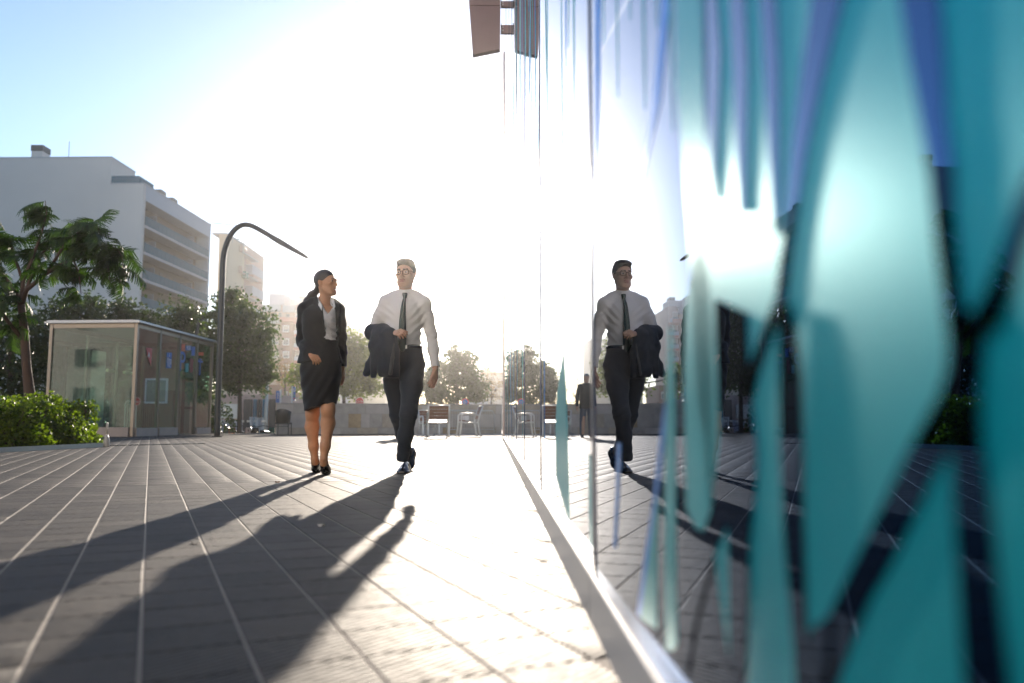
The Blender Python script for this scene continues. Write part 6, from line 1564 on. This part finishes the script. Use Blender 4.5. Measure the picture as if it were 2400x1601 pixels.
for i, (px, py0, py1, wpx, lab, tx) in enumerate(((651, 916, 944, 9, 'tall plain blue banner sign behind the left end of the stone wall', ''), (690, 907, 939, 6, 'tall blue sign with small coloured signs on a white post above the stone wall', 'B'))):
    Yb = 40.0; a, b = at(px - wpx / 2, py1, Yb), at(px + wpx / 2, py0, Yb)
    t = thing('banner_sign', lab, 'sign', (a.x, Yb, PZ), None); xp = b.x + 0.05 if i == 0 else a.x - 0.06
    MB().tube([(xp, Yb, PZ), (xp, Yb, b.z + 0.05)], 0.035, 8).build('post', m_white, t)
    pn = MB().box(a.x, b.x, Yb - 0.02, Yb + 0.02, a.z, b.z).build('panel', m_blue, t, bevel=0.004)
    if tx: 
        text_on('lettering', tx, 0.22, ((a.x + b.x) / 2, Yb - 0.024, b.z - 0.17), (1, 0, 0), m_white, t)
        for k, mm_ in enumerate((m_orange, mat('sign_green', (0.02, 0.25, 0.08), 0.4))): MB().box(a.x + 0.02, b.x - 0.02, Yb - 0.03, Yb - 0.022, a.z + 0.06 + 0.14 * k, a.z + 0.14 + 0.14 * k).build('small_sign', mm_, t)
    else:
        MB().box(a.x + 0.08, a.x + 0.11, Yb - 0.028, Yb - 0.022, a.z + 0.2, b.z - 0.1).build('stripe', m_white, t)

# ------------------------------------------------------------------ scooters and leaning bicycle racks below the plaza edge
def scooter(label, px, Y, col, rz):
    c = at(px, 1000, Y); Lc = Vector((c.x, Y, PZ)); t = thing('motor_scooter', label, 'scooter', Lc, 'scooters parked behind the plaza edge'); M = Euler((0, 0, rz)).to_matrix()
    def w(x, y, z): return Lc + M @ Vector((x, y, z))
    bm_ = mat('scooter_paint', col, 0.25, 0.1, 0.08, 6, spec=0.6)
    for x in (-0.62, 0.62):
        wh_ = MB().tube([w(x + 0.19 * math.cos(a), 0, 0.22 + 0.19 * math.sin(a)) for a in np.linspace(0, 6.2832, 15)], 0.05, 6, caps=False).build('wheel', m_black, t, smooth=True); MB().tube([w(x, -0.03, 0.22), w(x, 0.03, 0.22)], 0.12, 10).build('rim', m_alu, wh_)
    MB().add([w(*p) for p in ((-0.8, -0.14, 0.5), (-0.1, -0.15, 0.55), (-0.1, 0.15, 0.55), (-0.8, 0.14, 0.5), (-0.85, -0.13, 0.78), (-0.12, -0.14, 0.74), (-0.12, 0.14, 0.74), (-0.85, 0.13, 0.78))], [(0, 3, 2, 1), (4, 5, 6, 7), (0, 1, 5, 4), (1, 2, 6, 5), (2, 3, 7, 6), (3, 0, 4, 7)]).build('body', bm_, t, bevel=0.03)
    MB().hexa([w(-0.75, -0.13, 0.785), w(-0.12, -0.13, 0.75), w(-0.12, 0.13, 0.75), w(-0.75, 0.13, 0.785), w(-0.78, -0.11, 0.88), w(-0.12, -0.12, 0.82), w(-0.12, 0.12, 0.82), w(-0.78, 0.11, 0.88)]).build('seat', m_leather, t, bevel=0.02)
    MB().hexa([w(-0.12, -0.14, 0.28), w(0.35, -0.16, 0.28), w(0.35, 0.16, 0.28), w(-0.12, 0.14, 0.28), w(-0.12, -0.14, 0.34), w(0.35, -0.16, 0.34), w(0.35, 0.16, 0.34), w(-0.12, 0.14, 0.34)]).build('footboard', m_dark, t)
    MB().hexa([w(0.36, -0.19, 0.34), w(0.48, -0.17, 0.34), w(0.48, 0.17, 0.34), w(0.36, 0.19, 0.34), w(0.28, -0.13, 0.98), w(0.38, -0.11, 0.98), w(0.38, 0.11, 0.98), w(0.28, 0.13, 0.98)]).build('front_shield', bm_, t, bevel=0.02)
    MB().tube([w(0.30, 0, 0.9), w(0.36, 0, 0.7), w(0.62, 0, 0.22)], 0.03, 6).build('fork', m_dark, t)
    MB().tube([w(0.22, -0.34, 1.06), w(0.30, -0.14, 1.02), w(0.30, 0.14, 1.02), w(0.22, 0.34, 1.06)], 0.018, 6).build('handlebar', m_dark, t)
    for s in (-1, 1):
        MB().tube([w(0.29, s * 0.2, 1.03), w(0.30, s * 0.28, 1.2)], 0.008, 5).build('mirror_stalk', m_dark, t); MB().obox(w(0.30, s * 0.29, 1.24), (0.02, 0.13, 0.09), rz).build('mirror', m_alu, t, bevel=0.01)
    MB().obox(w(0.40, 0, 0.90), (0.06, 0.14, 0.10), rz).build('headlight', m_white, t, bevel=0.015)
for i, (px, Y, col, rz, lab) in enumerate(((490, 33, (0.03, 0.09, 0.2), 1.2, 'dark blue scooter parked nearest the kiosk end'), (522, 33.5, (0.02, 0.02, 0.02), 1.4, 'black scooter parked just right of the tall lamp post'), (545, 33.2, (0.30, 0.06, 0.02), 1.9, 'rusty red scooter parked left of the round tree trunk'), (573, 33.6, (0.7, 0.68, 0.62), 1.3, 'white scooter parked right of the round tree trunk'), (598, 33.3, (0.02, 0.025, 0.03), 1.8, 'black scooter parked under the pale street lamp'), (631, 33.4, (0.02, 0.12, 0.10), 1.5, 'dark green scooter parked next to the stone wall end'))):
    scooter(lab, px, Y, col, rz)
for i, (px, pt_, lab, dx) in enumerate(((590, 977, 'grey metal fence panel leaning left behind the scooters', -12), (604, 979, 'grey metal fence panel leaning beside the pale street lamp', -9))):
    Yf = 36.5; a, b = at(px, 1012, Yf), at(px + 14, 1012, Yf); a.z = b.z = PZ; sh_ = at(px + dx, pt_, Yf); top = Vector((sh_.x - a.x, 0.5, sh_.z - PZ))
    t = thing('fence_panel', lab, 'fence', a, 'fence panels leaning behind the scooters')
    MB().tube([a, a + top, b + top, b, a], 0.025, 6).build('frame', m_galv, t)
    for k in range(1, 8): MB().tube([a.lerp(b, k / 8), a.lerp(b, k / 8) + top], 0.01, 5).build('bar', m_galv, t)
# ------------------------------------------------------------------ haze
hm = bpy.data.materials.new('haze_air'); hm.use_nodes = True
hn = hm.node_tree.nodes; hn.remove(hn['Principled BSDF'])
pv = hn.new('ShaderNodeVolumePrincipled')
pv.inputs['Color'].default_value = (1.0, 0.985, 0.97, 1); pv.inputs['Density'].default_value = 0.00068; pv.inputs['Anisotropy'].default_value = 0.94
hm.node_tree.links.new(pv.outputs[0], hn['Material Output'].inputs['Volume'])
hz = MB().box(-130, 60, -30, 330, PZ - 1.0, 36.0).build('haze', hm); tag(hz, 'thin bright haze over the whole plaza', None, None, 'stuff')
